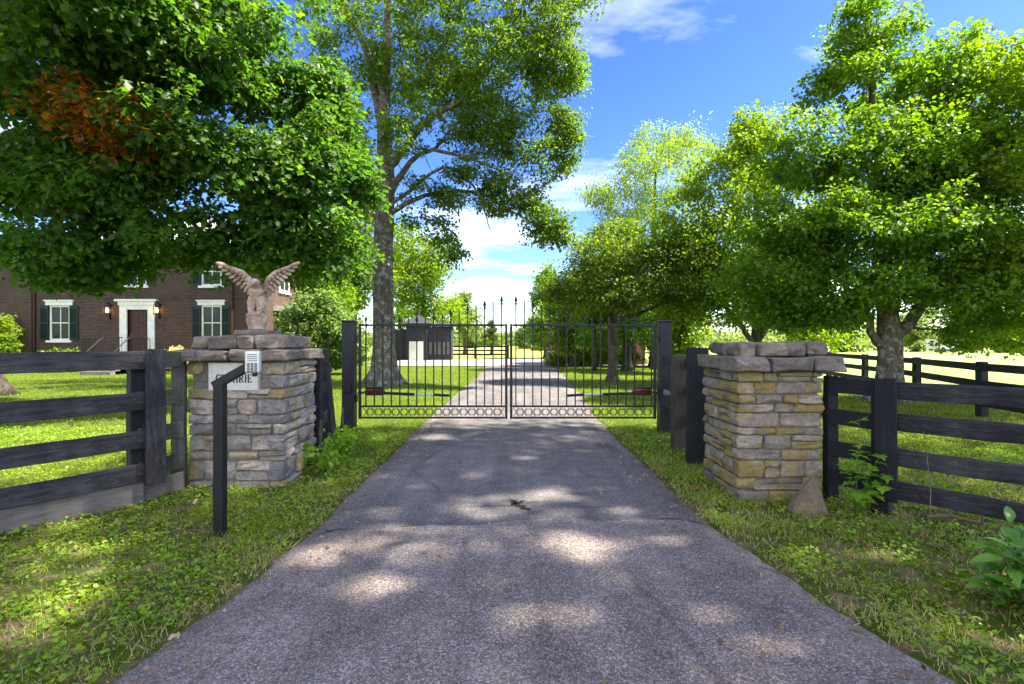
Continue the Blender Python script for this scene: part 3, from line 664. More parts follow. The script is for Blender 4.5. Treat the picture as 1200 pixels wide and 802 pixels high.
# shade tree beside the camera on the right: it throws the dappled shade on the drive
st_ = Vector((13.4, 2.6, 0))
tree('maple_tree', 'tall maple standing to the right of the drive, out of the picture, shading it', 'tree', st_,
     [(st_, 0.6), (st_+Vector((0,0,1.0)), 0.48), (st_+Vector((-0.2,0.2,8)), 0.38), (st_+Vector((-0.4,0.4,15)), 0.25), (st_+Vector((-0.3,0.4,23)), 0.06)],
     [((13.2,3.6,19.5), (6.2,4.6,3.2), 10), ((9.5,1.6,19), (4.2,3.4,2.6), 4), ((16.5,4.6,19.5), (4.6,3.8,3.0), 4), ((12.5,6.0,21), (4,2.6,2.4), 3), ((12.5,0.0,20), (5,2.6,2.6), 3), ((17.5,0.5,19), (4.5,3.0,2.4), 3)],
     900, 46, 0.19, M_['bright'], 'bark', shape='kite', crad=0.75, flat=0.4, hole=0.38, seed=52, start=12, gaps=GAPS)

# background trees
def simple_tree(i, px, d, htop, wpx, lab, mk, name='tree', cat='tree', group=None, size=0.2, ncl=170, per=42, tint=(0,1), lowpx=None, hole=0.15, crad=None, trunk_r=0.2):
    base = Vector(((px-600)/600*d, d, 0)); W = wpx/600*d; top = htop
    low = 0.28*top if lowpx is None else lowpx
    rg = random.Random(100+i); lbs = []
    for k in range(7):
        t = (k+0.5)/7; z = low+(top-low)*t
        w = W*(0.55+0.5*math.sin(math.pi*min(1, 0.2+t*0.85)))*0.62
        lbs.append(((base.x+rg.uniform(-0.4,0.4)*W, base.y+rg.uniform(-0.3,0.3)*W, z), (w, w*0.9, (top-low)/6), 1+w))
    return tree(name, lab, cat, base, [(base, trunk_r*1.2), (base+Vector((0,0,low)), trunk_r), (base+Vector((0.1,0,top*0.6)), trunk_r*0.5), (base+Vector((0,0,top*0.95)), 0.03)],
                lbs, ncl, per, size, M_[mk], 'bark_dark', group, 'kite', crad or max(0.5, W*0.22), 0.5, 0.1, hole, tint, seed=200+i, start=low*0.6)
simple_tree(1, 365, 31, 9.4, 54, 'leafy green tree rising behind the pale shrub at the house corner', 'bright', ncl=300)
simple_tree(2, 415, 36, 12.0, 52, 'sunlit tree seen to the left of the oak trunk', 'yellow', ncl=420)
simple_tree(3, 495, 47, 11.5, 54, 'yellow-green tree behind the dark pavilion', 'yellow', ncl=380, size=0.22)
simple_tree(4, 545, 66, 8.0, 26, 'small pale tree at the far left bend of the drive', 'far', ncl=150, size=0.26)
simple_tree(5, 470, 60, 12.5, 34, 'taller tree further behind the dark pavilion', 'bright', ncl=200, size=0.26)
simple_tree(6, 640, 46, 8.0, 24, 'slim green tree where the drive bends right', 'bright', ncl=220, lowpx=1.0, size=0.2)
simple_tree(7, 672, 31, 5.6, 42, 'yellowing tree in front of the red brick outbuilding', 'yellow', ncl=300, lowpx=1.2, size=0.16)
simple_tree(8, 697, 26.5, 5.6, 26, 'slender pale-stemmed tree left of the crabapple', 'yellow', ncl=170, lowpx=2.4, size=0.14, trunk_r=0.07)
simple_tree(13, 735, 27, 7.2, 62, 'full green tree filling the gap behind the crabapple', 'bright', ncl=420, lowpx=1.6, size=0.14)
simple_tree(9, 801, 24, 6.0, 46, 'sunlit tree behind the right gate post', 'yellow', ncl=300, lowpx=1.0, size=0.16)
simple_tree(10, 765, 31, 5.6, 42, 'dark bushy tree beside the red brick outbuilding', 'bright', ncl=260, lowpx=0.8, size=0.18)
simple_tree(11, 930, 34, 6.5, 60, 'rounded tree beyond the mid-sized maple', 'yellow', ncl=260, lowpx=1.2, size=0.2)
simple_tree(12, -2, 34, 6.8, 40, 'tree at the far left past the house corner', 'bright', ncl=200)
far_lab = ['pale rounded tree on the far meadow edge nearest the paddock maple', 'wide hazy tree on the far meadow right of the white trailer', 'low pale tree on the far meadow at the right edge', 'far meadow tree left of the white trailer', 'pale willow-like tree beyond the far paddock corner']
for k, (px, d, h, w) in enumerate([(1075,78,6.6,34),(1132,84,5.6,30),(1190,70,6.0,34),(1040,90,5.8,26),(985,74,5.6,34)]):
    simple_tree(20+k, px, d, h, w, far_lab[k], 'far', ncl=170, size=0.34, lowpx=0.5, crad=0.9, tint=(0.2,1))
far2 = ['far pale tree left of the conifer across the field', 'far pale tree right of the gate centre across the field', 'low far tree beside the drive bend on the horizon']
for k, (px, d, h, w) in enumerate([(553,120,6.5,16),(618,110,5.6,14),(632,90,5.6,14)]):
    simple_tree(30+k, px, d, h, w, far2[k], 'far', ncl=110, size=0.45, lowpx=0.5, crad=1.1, tint=(0.1,0.8))
# far wood on the horizon: one mass nobody could count
rg = np.random.default_rng(9); n = 42000
ang = rg.uniform(-0.95, 0.95, n); dist = rg.uniform(170, 240, n)
X = np.tan(ang)*dist; Z = rg.random(n)**0.8*np.array([4.5+3.0*noise.noise(Vector((x*0.05, 0.3, 0)))+1.5*noise.noise(Vector((x*0.21, 0.3, 4))) for x in X])
pos = np.stack([X, dist, Z], 1); ln = 1.0+rg.random(n)*0.9
V, F, k = leaves(pos, rg.normal(size=(n,3)), nrm(rg.normal(size=(n,3))+np.array([0,-0.4,0.8])), ln, ln, 'kite')
tag(link(bpy.data.objects.new('far_wood', tri_mesh('far_wood', V, F, np.repeat(rg.random(n), k), M_['far']))), 'pale woodland along the horizon behind the fields', 'woodland', kind='stuff')

# shrubs
def shrub(name, label, base, lobes, ncl, per, size, m, cat='shrub', shape='kite', crad=0.22, seed=5, tint=(0,1), flat=0.6):
    base = Vector(base)
    return tree(name, label, cat, base, [(base, 0.03), (base+Vector((0,0,0.25)), 0.025), (base+Vector((0.02,0,0.6)), 0.015)], lobes, ncl, per, size, m, 'bark_dark', None, shape, crad, flat, 0.1, 0.0, tint, seed=seed, tip=0.003, start=0.02, crown_name='foliage')
sb = Vector((-8.9, 24, 0))
shrub('shrub', 'large pale flowering shrub at the right corner of the brick house', sb,
      [((-9.6,24,1.5),(1.3,1.2,1.4),4), ((-8.3,23.8,1.6),(1.4,1.2,1.5),5), ((-9.1,24,3.0),(1.2,1.0,0.9),3), ((-7.6,24.3,1.1),(1.0,1.0,1.0),2), ((-10.2,24,2.4),(0.7,0.8,0.8),1.5)], 330, 60, 0.13, M_['shrub'], crad=0.36, seed=61)
sb = Vector((-24.9, 25.0, 0))
shrub('shrub', 'bright leafy shrub at the left edge against the brick house', sb, [((-25.0,25.0,1.4),(0.75,0.6,1.3),3), ((-25.3,25.2,2.4),(0.5,0.5,0.6),1)], 110, 46, 0.12, M_['yellow'], crad=0.28, seed=62)
sb = Vector((-22.2, 25.2, 0))
shrub('shrub', 'low green shrub beneath the left ground-floor window', sb, [((-22.2,25.2,0.7),(0.9,0.4,0.5),3)], 50, 40, 0.1, M_['bright'], crad=0.22, seed=63)
sb = Vector((-16.2, 24.6, 0))
shrub('flower_clump', 'round clump of pale yellow flowers right of the front steps', sb, [((-16.2,24.6,0.75),(0.5,0.4,0.45),3)], 60, 40, 0.08, M_['flower'], 'flowers', crad=0.2, seed=64)
for k, (x, y, h, w, lab) in enumerate([(4.0,31.5,1.0,0.9,'low clipped bush left along the outbuilding wall'), (5.3,31.6,1.2,1.0,'clipped bush in the middle of the outbuilding wall'), (7.1,31.2,1.1,1.0,'bush at the right end of the outbuilding wall'), (2.7,32.4,0.8,0.7,'small bush at the outbuilding corner by the drive')]):
    shrub('bush', lab, (x,y,0), [((x,y,h*0.5),(w,0.6,h*0.5),1)], 60, 40, 0.11, M_['yellow' if k % 2 else 'bright'], crad=0.25, seed=70+k)
cf = P(576, 400, 58); cf.z = 0
tree('conifer_tree', 'small dark conifer with reddish-brown lower boughs beyond the far rail fence', 'tree', cf, [(cf, 0.14), (cf+Vector((0,0,2)), 0.1), (cf+Vector((0,0,4.2)), 0.02)],
     [((cf.x,cf.y,1.5),(1.3,1.3,0.3),2), ((cf.x,cf.y,2.2),(1.0,1.0,0.3),1.6), ((cf.x,cf.y,2.9),(0.7,0.7,0.3),1.1), ((cf.x,cf.y,3.6),(0.35,0.35,0.35),0.6), ((cf.x+0.1,cf.y,4.1),(0.12,0.12,0.3),0.2)], 110, 40, 0.22, M_['olive'], 'bark_dark', shape='lance', crad=0.3, seed=81, start=0.6, tint=(0,0.6))
for k, (x, y, h, lab) in enumerate([(-2.24,5.95,0.28,'leafy weed growing at the right foot of the left stone pillar'), (-2.3,6.9,0.36,'pale weed growing round the leaning fence post'), (-3.62,5.05,0.3,'weed under the short fence boards beside the left pillar')]):
    shrub('weed', lab, (x,y,0), [((x,y,h*0.5),(0.16,0.2,h*0.55),1)], 26, 22, 0.05, M_['lime' if k == 1 else 'weed'], 'weed', 'round', 0.09, 90+k)

# ------------------------------------------------------------------ near plants with leaves one by one
def leaf_mesh(name, m, ln, wd_, lobed=False):
    mb = MB()
    if lobed:
        o = [(0,0),(0.05,0.25),(0.22,0.48),(0.34,0.22),(0.60,0.46),(0.66,0.16),(1.0,0)]
    else:
        o = [(0,0),(0.15,0.16),(0.38,0.30),(0.62,0.27),(0.85,0.12),(1.0,0)]
    def zz(t): return 0.28*t-0.42*t*t
    mid = [(t*ln, 0, zz(t)*ln) for t, w in o]; lft = [(t*ln, w*wd_, zz(t)*ln+0.22*w*wd_) for t, w in o]; rgt = [(t*ln, -w*wd_, zz(t)*ln+0.22*w*wd_) for t, w in o]
    k = len(o); mb.v = mid+lft+rgt
    for i in range(k-1):
        mb.f.append((i, i+1, k+i+1, k+i)); mb.f.append((i+1, i, 2*k+i, 2*k+i+1))
    me = mb.mesh(name, m, True); a = me.attributes.new('tint', 'FLOAT', 'FACE'); t = rnd.random()
    a.data.foreach_set('value', [t]*len(me.polygons)); return me
def leafy(name, label, cat, base, stems, me_list, per, top=1.0, rs=0.006, low=0.25, pitch=(-10,35)):
    root = empty(name, base, label, cat); base = Vector(base)
    for s in stems:
        mb = MB(); pts = [Vector(p) for p in s]; mb.tube([p-base for p in pts], [rs*(1-0.6*i/(len(pts)-1)) for i in range(len(pts))], 5)
        st = mb.build('stem', M_['stemgreen'], root)
        for k in range(per):
            f = low+(1-low)*(k+rnd.random())/per; f = min(f, 0.999)*(len(pts)-1); i = int(f); p = pts[i].lerp(pts[i+1], f-i)
            M = Matrix.Translation(p) @ Matrix.Rotation(k*2.4+rnd.uniform(-.5,.5), 4, 'Z') @ Matrix.Rotation(-R(rnd.uniform(*pitch)), 4, 'Y') @ Matrix.Rotation(R(rnd.uniform(-25,25)), 4, 'X') @ Matrix.Scale(rnd.uniform(0.7,1.15), 4)
            inst('leaf', rnd.choice(me_list), root, M)
    return root
q = NM('green_stem'); q.col((0.10,0.13,0.03)).rough(0.7); M_['stemgreen'] = q.m
q = NM('dry_stem'); n1 = q.noise(q.coord('Object'), 20); q.col(q.ramp(n1, [(0.3, (0.10,0.06,0.04)), (0.7, (0.25,0.18,0.12))])).rough(0.9); M_['drystem'] = q.m
rnd.seed(77)
glm = [leaf_mesh('glossy_leaf', M_['glossy'], rnd.uniform(0.13,0.18), rnd.uniform(0.085,0.12)) for _ in range(6)]
stm = []
for k in range(24):
    bx, by = 2.92+rnd.uniform(-0.2,0.35), 2.72+rnd.uniform(-0.2,0.3); a = rnd.uniform(0, 6.28); h = rnd.uniform(0.18,0.42)
    stm.append([(bx,by,-0.02), (bx+0.04*math.cos(a), by+0.04*math.sin(a), h*0.5), (bx+0.13*math.cos(a), by+0.13*math.sin(a), h)])
leafy('leafy_plant', 'broad-leaved glossy green plant at the lower right corner of the verge', 'plant', (3.0,3.0,0), stm, glm, 12, low=0.3, pitch=(-15,40))
mlm = [leaf_mesh('lobed_leaf', M_['lime'], rnd.uniform(0.09,0.13), rnd.uniform(0.10,0.13), True) for _ in range(6)]
stm = []
for k, (x, y, tx, ty, h) in enumerate([(3.05,4.55,2.98,4.40,0.62),(3.05,4.55,3.14,4.36,0.55),(3.05,4.55,2.9,4.42,0.45),(3.02,4.5,3.1,4.25,0.30),(3.0,4.48,2.92,4.3,0.24),(3.08,4.55,3.22,4.4,0.36),(3.05,4.55,3.02,4.45,0.85)]):
    stm.append([(x,y,-0.02), ((x+tx)/2, (y+ty)/2, h*0.55), (tx, ty, h)])
leafy('maple_sapling', 'lime green maple sapling sprouting between the right pillar and its fence post', 'plant', (3.05,4.5,0), stm, mlm, 8, low=0.4, rs=0.004, pitch=(-25,25))
mb = MB(); mb.tube([Vector((0,0,-0.02)), Vector((0.01,0,0.3)), Vector((-0.01,0.01,0.55)), Vector((-0.045,0,0.78))], [0.005,0.004,0.003,0.002], 5)
o = mb.build('dry_stalk', M_['drystem'], None, T(3.36,4.12,0)); tag(o, 'thin bare stalk standing in front of the right board fence', 'stalk')
mb = MB(); pts = [(0,0,0.02),(0.16,-0.03,0.035),(0.3,-0.16,0.02),(0.44,-0.28,0.035),(0.56,-0.27,0.015)]
mb.tube(pts, [0.013,0.016,0.014,0.012,0.006], 7); mb.tube([(0.3,-0.16,0.02),(0.36,-0.10,0.05),(0.42,-0.08,0.06)], [0.008,0.006,0.003], 5)
o = mb.build('fallen_branch', M_['drystem'], None, T(3.52,4.35,0)); tag(o, 'crooked fallen branch lying in the grass under the right board fence', 'branch')

# ------------------------------------------------------------------ grass, weeds, litter
def mask(x, y, extra=0.03):
    l = edge(y, -1)-extra; r = edge(y, 1)+extra
    ok = (x < l+rng.uniform(0, 0.06, len(x))) | (x > r-rng.uniform(0, 0.06, len(x)))
    ok &= ~((x > -3.45) & (x < -2.33) & (y > 5.25) & (y < 6.25)); ok &= ~((x > 2.12) & (x < 2.98) & (y > 4.8) & (y < 5.75))
    return ok & (np.abs(x) < y*1.05+0.6)
def patch(x, y, f, s): return np.array([noise.noise(Vector((a*f, b_*f, s))) for a, b_ in zip(x, y)])
def grass(n, y0, y1, ln, wd_, shape, pw, straw):
    y = y0+(y1-y0)*rng.random(n)**pw; x = rng.uniform(-1, 1, n)*(y*1.05+0.4)
    k = mask(x, y); x, y = x[k], y[k]
    pa = patch(x, y, 1.3, 2.0); pb = patch(x, y, 3.5, 7.0)
    keep = rng.random(len(x)) < np.clip(0.70+1.7*pb, 0.14, 1) if y1 < 9 else np.ones(len(x), bool)
    x, y, pa, pb = x[keep], y[keep], pa[keep], pb[keep]; n = len(x)
    z = np.array([gz(a, b_) for a, b_ in zip(x, y)])*0.0-0.014
    d = rng.normal(size=(n,3))*0.55; d[:,2] = 0.75+0.3*rng.random(n)
    ll = ln*(0.45+0.9*rng.random(n))*(1+0.5*pa); t = np.clip(0.1+0.6*rng.random(n)+0.25*pa, 0, 0.78)
    nearedge = np.exp(-np.minimum(np.abs(x-edge(y, -1)), np.abs(x-edge(y, 1)))/0.22)
    st = rng.random(n) < straw*(1+2.2*np.clip(-pb*2, -0.6, 1)+1.6*nearedge+1.0*(x > 1.5)*(pa > 0)); t[st] = 0.9+0.1*rng.random(st.sum()); ll[st] *= 0.9
    V, F, k = leaves(np.stack([x,y,z],1), d, rng.normal(size=(n,3)), ll, wd_*(0.7+0.6*rng.random(n)), shape)
    return V, F, np.repeat(t, k)
parts = [grass(105000, 1.9, 6.5, 0.060, 0.0050, 'blade', 0.75, 0.24), grass(120000, 5.5, 13, 0.060, 0.008, 'tri', 0.8, 0.05), grass(150000, 12, 31, 0.065, 0.016, 'tri', 0.8, 0.03)]
VV, FF, TT, o_ = [], [], [], 0
for V, F, t in parts: VV.append(V); FF.append(F+o_); TT.append(t); o_ += len(V)
tag(link(bpy.data.objects.new('grass', tri_mesh('grass', np.concatenate(VV), np.concatenate(FF), np.concatenate(TT), M_['grass']))), 'green lawn grass and rough verge grass on both sides of the drive', 'grass', kind='stuff')
# small round-leaved weeds in the verges
n = 150000; y = 1.9+7*rng.random(n)**0.7; x = rng.uniform(-1,1,n)*(y*1.05+0.4); k = mask(x, y, 0.06); x, y = x[k], y[k]
pb = patch(x, y, 2.2, 12.0); pc = patch(x, y, 6.0, 3.0)
k = rng.random(len(x)) < np.clip(0.68+1.6*pb+0.9*pc-0.22*(x > 0), 0.04, 1); x, y = x[k], y[k]; n = len(x)
z = 0.0+0.05*rng.random(n)**1.4
V, F, k = leaves(np.stack([x,y,z],1), rng.normal(size=(n,3))*np.array([1,1,0.3])+np.array([0,0,0.15]), nrm(np.array([0,0,1.0])+rng.normal(size=(n,3))*0.4), 0.012+0.028*rng.random(n)**1.7, 0.012+0.022*rng.random(n)**1.3, 'round')
tag(link(bpy.data.objects.new('ground_ivy', tri_mesh('ground_ivy', V, F, np.repeat(np.clip(0.15+0.7*rng.random(n), 0, 1), k), M_['weed']))), 'small round-leaved weeds carpeting the verges', 'weeds', kind='stuff')
n = 15000; y = 1.9+8*rng.random(n)**0.8; x = rng.uniform(-1,1,n)*(y*1.05+0.4); k = mask(x, y, 0.02); x, y = x[k], y[k]
k = rng.random(len(x)) < np.clip(0.45+1.2*patch(x, y, 1.6, 21.0)+0.2*(x > 2.2), 0.06, 1); x, y = x[k], y[k]; n = len(x)
lx, ly = x, y
n = 1500; y = 1.9+9*rng.random(n)**0.9; sd = np.where(rng.random(n) < 0.5, -1, 1)
ed = np.where(sd < 0, edge(y, -1), edge(y, 1)); x = ed - sd*np.abs(rng.normal(size=n))*0.22
x = np.concatenate([x, rng.uniform(-1.5,1.5,160)]); y = np.concatenate([y, 2+7*rng.random(160)]); zr = 0.034+0.01*rng.random(len(x))
z = np.concatenate([0.008+0.03*rng.random(len(lx)), zr]); x = np.concatenate([lx, x]); y = np.concatenate([ly, y]); n = len(x)
V, F, k = leaves(np.stack([x,y,z],1), rng.normal(size=(n,3))*np.array([1,1,0.25]), nrm(np.array([0,0,1.0])+rng.normal(size=(n,3))*0.5), 0.016+0.040*rng.random(n)**3, 0.014+0.03*rng.random(n)**3, 'star')
tag(link(bpy.data.objects.new('leaf_litter', tri_mesh('leaf_litter', V, F, np.repeat(rng.random(n), k), M_['litter']))), 'brown fallen leaves scattered through the verge grass', 'fallen leaves', kind='stuff')

# ------------------------------------------------------------------ stone pillars
def stone(name, c, sx, sy, sz, m, parent, jit=0.012, seed=0, rz=0.0, rnd_=0.40):
    """an irregular rounded block: a 3x3 grid on each face, 48 triangles"""
    g = {}; mb = MB()
    def vid(i, j, k):
        if (i,j,k) in g: return g[(i,j,k)]
        x, y, z = (i-1)*sx/2, (j-1)*sy/2, (k-1)*sz/2
        e = (i != 1)+(j != 1)+(k != 1)
        bul = min(sx, sy, sz)*0.08
        if e == 1: x += (i-1)*bul*0.5; y += (j-1)*bul*0.9; z += (k-1)*bul*0.3
        if e == 3: x -= (i-1)*bul*rnd_; y -= (j-1)*bul*rnd_; z -= (k-1)*bul*rnd_
        x += rnd.uniform(-jit, jit); y += rnd.uniform(-jit, jit)*1.1; z += rnd.uniform(-jit, jit)*0.55
        mb.v.append((x, y, z)); g[(i,j,k)] = len(mb.v)-1; return g[(i,j,k)]
    for a in range(2):
        for b_ in range(2):
            for s in (0, 2):
                f = [(a,b_,s),(a+1,b_,s),(a+1,b_+1,s),(a,b_+1,s)]; f = f if s else f[::-1]; mb.f.append(tuple(vid(*t) for t in f))
                f = [(a,s,b_),(a+1,s,b_),(a+1,s,b_+1),(a,s,b_+1)]; f = f if not s else f[::-1]; mb.f.append(tuple(vid(*t) for t in f))
                f = [(s,a,b_),(s,a+1,b_),(s,a+1,b_+1),(s,a,b_+1)]; f = f if s else f[::-1]; mb.f.append(tuple(vid(*t) for t in f))
    o = mb.build(name, m, parent, T(*c) @ Matrix.Rotation(rz+rnd.uniform(-.03,.03), 4, 'Z') @ Matrix.Rotation(rnd.uniform(-.022,.022), 4, 'Y'))
    return bevel(o, min(0.012, 0.11*min(sx, sy, sz)), 1)
def pillar(label, x0, x1, y0, y1, zt, rows, m, wlo, whi, skip=None, rs=1):
    rnd.seed(rs)
    root = empty('stone_pillar', ((x0+x1)/2, (y0+y1)/2, 0), label, 'gate pillar')
    ins = 0.035
    MB().box(-(x1-x0)/2+ins, (x1-x0)/2-ins, -(y1-y0)/2+ins, (y1-y0)/2-ins, -0.1, zt).build('mortar_core', M_['mortar'], root)
    hs = []; z = -0.06
    for h in rows: hs.append((z, h)); z += h
    sc__ = (zt+0.06)/(z+0.06); z = -0.06; hs2 = []
    for _, h in hs: hs2.append((z, h*sc__)); z += h*sc__
    D = 0.17; j = 0.012
    for r, (z, h) in enumerate(hs2):
        own = r % 2
        for face in range(4):    # front, right, back, left
            L_ = (x1-x0) if face in (0, 2) else (y1-y0)
            a, b_ = (0, L_) if (face % 2 == own) else (D*0.86, L_-D*0.86)
            u = a; first = True
            while u < b_-0.01:
                big = h > 0.11
                w = rnd.uniform(wlo, whi)*(1.15 if big else 1.0)
                if b_-u-w < wlo*0.75: w = b_-u
                pieces = [(z, h)]
                if h > 0.095 and rnd.random() < 0.22: f = rnd.uniform(0.4, 0.6); pieces = [(z, h*f), (z+h*f, h*(1-f))]
                for zz, hh in pieces:
                    uc = u+w/2; gap = rnd.uniform(0.007, 0.016); out = rnd.uniform(-0.016, 0.012)
                    p = {0: (x0+uc, y0+D/2-out), 2: (x1-uc, y1-D/2+out), 1: (x1-D/2+out, y0+uc), 3: (x0+D/2-out, y1-uc)}[face]
                    if skip and skip(face, p[0], zz, w, hh): continue
                    stone('stone', (p[0], p[1], zz+hh/2), w-gap, D, hh-gap*0.9, m, root, min(j*1.35, hh*0.2), rz=(0, math.pi/2, math.pi, -math.pi/2)[face])
                u += w
    return root
def caps(root, x0, x1, y0, y1, z0, z1, ncut, rot=0):
    us = sorted([0, 1]+[(i+rnd.uniform(-0.2,0.2))/ncut for i in range(1, ncut)])
    for i in range(ncut):
        a, b_ = x0+(x1-x0)*us[i], x0+(x1-x0)*us[i+1]
        ym = (y0+y1)/2+rnd.uniform(-0.12,0.12)
        for (c, d) in ((y0, ym), (ym, y1)):
            stone('cap_stone', ((a+b_)/2, (c+d)/2+rnd.uniform(-0.018,0.018), (z0+z1)/2+rnd.uniform(-0.004,0.004)), b_-a-0.008, d-c-0.008, z1-z0-rnd.uniform(0.0,0.014), M_['cap'], root, 0.021)
# left pillar; the sign replaces a few stones
SX0, SX1, SZ0, SZ1 = -3.13, -2.62, 1.0, 1.285
lp = pillar('grey fieldstone pillar on the left carrying the eagle statue', -3.36, -2.36, 5.3, 6.18, 1.30,
            [0.13,0.23,0.11,0.18,0.13,0.10,0.18,0.12,0.15,0.16], M_['stone'], 0.15, 0.44,
            lambda f, px, z, w, h: f == 0 and px+w/2 > SX0+0.03 and px-w/2 < SX1-0.03 and z+h > SZ0+0.03 and z < SZ1, 4)
caps(lp, -3.53, -2.30, 5.17, 6.25, 1.30, 1.425, 4); caps(lp, -3.29, -2.40, 5.24, 6.12, 1.425, 1.57, 4)
stone('cap_stone', (-2.79,5.62,1.60), 0.36, 0.34, 0.055, M_['cap'], lp, 0.006)
rp = pillar('yellow-lichened fieldstone pillar on the right with nothing on top', 2.15, 2.96, 4.87, 5.75, 1.22,
            [0.16,0.13,0.18,0.11,0.15,0.08,0.15,0.09,0.10,0.13,0.11], M_['stone_r'], 0.13, 0.38, None, 9)
caps(rp, 2.07, 3.12, 4.74, 5.72, 1.225, 1.365, 3); caps(rp, 2.15, 2.99, 4.84, 5.6, 1.365, 1.5, 4)
# sign
sg = empty('name_sign', ((SX0+SX1)/2, 5.32, (SZ0+SZ1)/2), 'pale stone name plate set in the left pillar, lettered GUTHRIE', 'sign')
bevel(MB().box(-(SX1-SX0)/2, (SX1-SX0)/2, -0.045, 0.07, -(SZ1-SZ0)/2, (SZ1-SZ0)/2).build('plate', M_['sign'], sg), 0.006, 2)
def letter(ch):
    """serif letter in a 1 x 1 box: strokes (x0,z0,x1,z1,thickness)"""
    A, B_ = 0.15, 0.07; s = []
    def v(x, t=A): s.append((x,0.04,x,0.96,t)); 
    def ser(x, z): s.append((x-0.15,z,x+0.15,z,B_))
    if ch == 'G':
        pts = [(0.5+0.42*math.cos(a), 0.5+0.48*math.sin(a)) for a in [R(40+i*28) for i in range(11)]]
        for i in range(10):
            t = 0.15 if 2 <= i <= 7 else 0.08
            s.append((*pts[i], *pts[i+1], t))
        s.append((0.80,0.08,0.80,0.42,A)); s.append((0.62,0.42,0.98,0.42,B_)); s.append((0.82,0.72,0.82,0.95,B_))
    if ch == 'U':
        s += [(0.2,0.3,0.2,0.96,A), (0.8,0.3,0.8,0.96,B_)]; ser(0.2,0.96); ser(0.8,0.96)
        pts = [(0.5-0.3*math.cos(a), 0.3-0.27*math.sin(a)) for a in [R(i*30) for i in range(7)]]
        for i in range(6): s.append((*pts[i], *pts[i+1], 0.11 if i < 4 else 0.07))
    if ch == 'T': v(0.5); ser(0.5,0.03); s += [(0.08,0.96,0.92,0.96,B_), (0.1,0.78,0.1,0.97,B_), (0.9,0.78,0.9,0.97,B_)]
    if ch == 'H':
        v(0.22); v(0.78); s.append((0.22,0.5,0.78,0.5,B_))
        for x in (0.22, 0.78): ser(x,0.03); ser(x,0.97)
    if ch == 'R':
        v(0.25); ser(0.25,0.03); ser(0.25,0.97); s += [(0.25,0.96,0.55,0.96,B_), (0.25,0.5,0.55,0.5,B_), (0.5,0.5,0.85,0.03,0.13), (0.8,0.03,0.98,0.03,B_)]
        pts = [(0.55+0.22*math.cos(a), 0.73+0.23*math.sin(a)) for a in [R(-90+i*30) for i in range(7)]]
        for i in range(6): s.append((*pts[i], *pts[i+1], 0.12))
    if ch == 'I': v(0.5); ser(0.5,0.03); ser(0.5,0.97)
    if ch == 'E':
        v(0.25); s += [(0.12,0.97,0.85,0.97,B_), (0.12,0.03,0.88,0.03,B_), (0.25,0.5,0.65,0.5,B_), (0.84,0.80,0.84,0.98,B_), (0.87,0.02,0.87,0.22,B_), (0.65,0.4,0.65,0.6,B_)]
    return s
word = 'GUTHRIE'; wid = [0.92,0.9,0.85,0.95,0.92,0.5,0.82]; tot = sum(wid); LW = 0.375; H = 0.085; u = -LW/2
for ch, w in zip(word, wid):
    cw = LW*w/tot; mb = MB(); k = 0
    for xa, za, xb, zb, t in letter(ch):
        a = Vector(((xa-0.5)*cw*0.98, 0, (za-0.5)*H)); b2 = Vector(((xb-0.5)*cw*0.98, 0, (zb-0.5)*H)); d = b2-a
        ang = math.atan2(d.z, d.x)
        mb.obox(Matrix.Translation((a+b2)/2) @ Matrix.Rotation(-ang, 4, 'Y'), d.length+t*H*0.3, 0.006+k*0.0002, t*H); k += 1
    o = mb.build('letter', M_['letter'], sg, WM[sg] @ T(u+cw/2+0.012, -0.0465, -0.018)); u += cw

# triangular rock
mb = MB(); n = 14; rings = []
for z, s in ((-0.05,1.0),(0.02,1.0),(0.10,0.78),(0.19,0.48),(0.26,0.22),(0.30,0.07)):
    ring = []
    for k in range(n):
        a = 2*math.pi*k/n; rr = 0.155/(max(abs(math.cos(a)), abs(math.sin(a))*0.8))**0.7
        ring.append((0.105*(1-s)*1.25+rr*s*math.cos(a)+rnd.uniform(-.008,.008), rr*0.5*s*math.sin(a)+0.10*(1-s)+rnd.uniform(-.006,.006), z+rnd.uniform(-.006,.006)))
    rings.append(ring)
mb.rings(rings); o = mb.build('rock', M_['rock'], None, T(2.60,4.52,0)); tag(o, 'brown triangular rock leaning at the foot of the right stone pillar', 'rock'); bevel(o, 0.012, 2)

# ------------------------------------------------------------------ eagle statue
eg = empty('eagle_statue', (-2.79,5.60,1.628), 'weathered stone eagle with raised wings perched on a ball on the left pillar', 'statue')
mb = MB(); mb.lathe([(0.0,0.0),(0.085,0.002),(0.092,0.02),(0.086,0.035),(0.098,0.06),(0.108,0.10),(0.104,0.14),(0.088,0.175),(0.055,0.20),(0.0,0.21)], 18)
mb.build('ball_base', M_['statue'], eg, smooth=True)
mb = MB()
def ell(c, rx, ry, rz, n=14, m_=9):
    mb.rings([[(c[0]+rx*math.sin(t)*math.cos(a), c[1]+ry*math.sin(t)*math.sin(a), c[2]+rz*math.cos(t)) for a in [2*math.pi*k/n for k in range(n)]] for t in [math.pi*(1-(i+0.01)/(m_+0.02)) for i in range(m_+1)]])
for s in (-1, 1):
    mb.tube([(s*0.045,-0.045,0.17),(s*0.052,-0.03,0.23),(s*0.058,-0.01,0.31),(s*0.05,0.02,0.40)], [0.026,0.038,0.054,0.062], 12)
    for tx in (-0.024, 0, 0.024): mb.tube([(s*0.045,-0.05,0.19),(s*0.045+tx,-0.088,0.175),(s*0.045+tx*1.4,-0.108,0.14)], [0.015,0.013,0.005], 7)
ell((0,0.03,0.42), 0.092, 0.085, 0.13); ell((0,-0.005,0.475), 0.098, 0.075, 0.085)
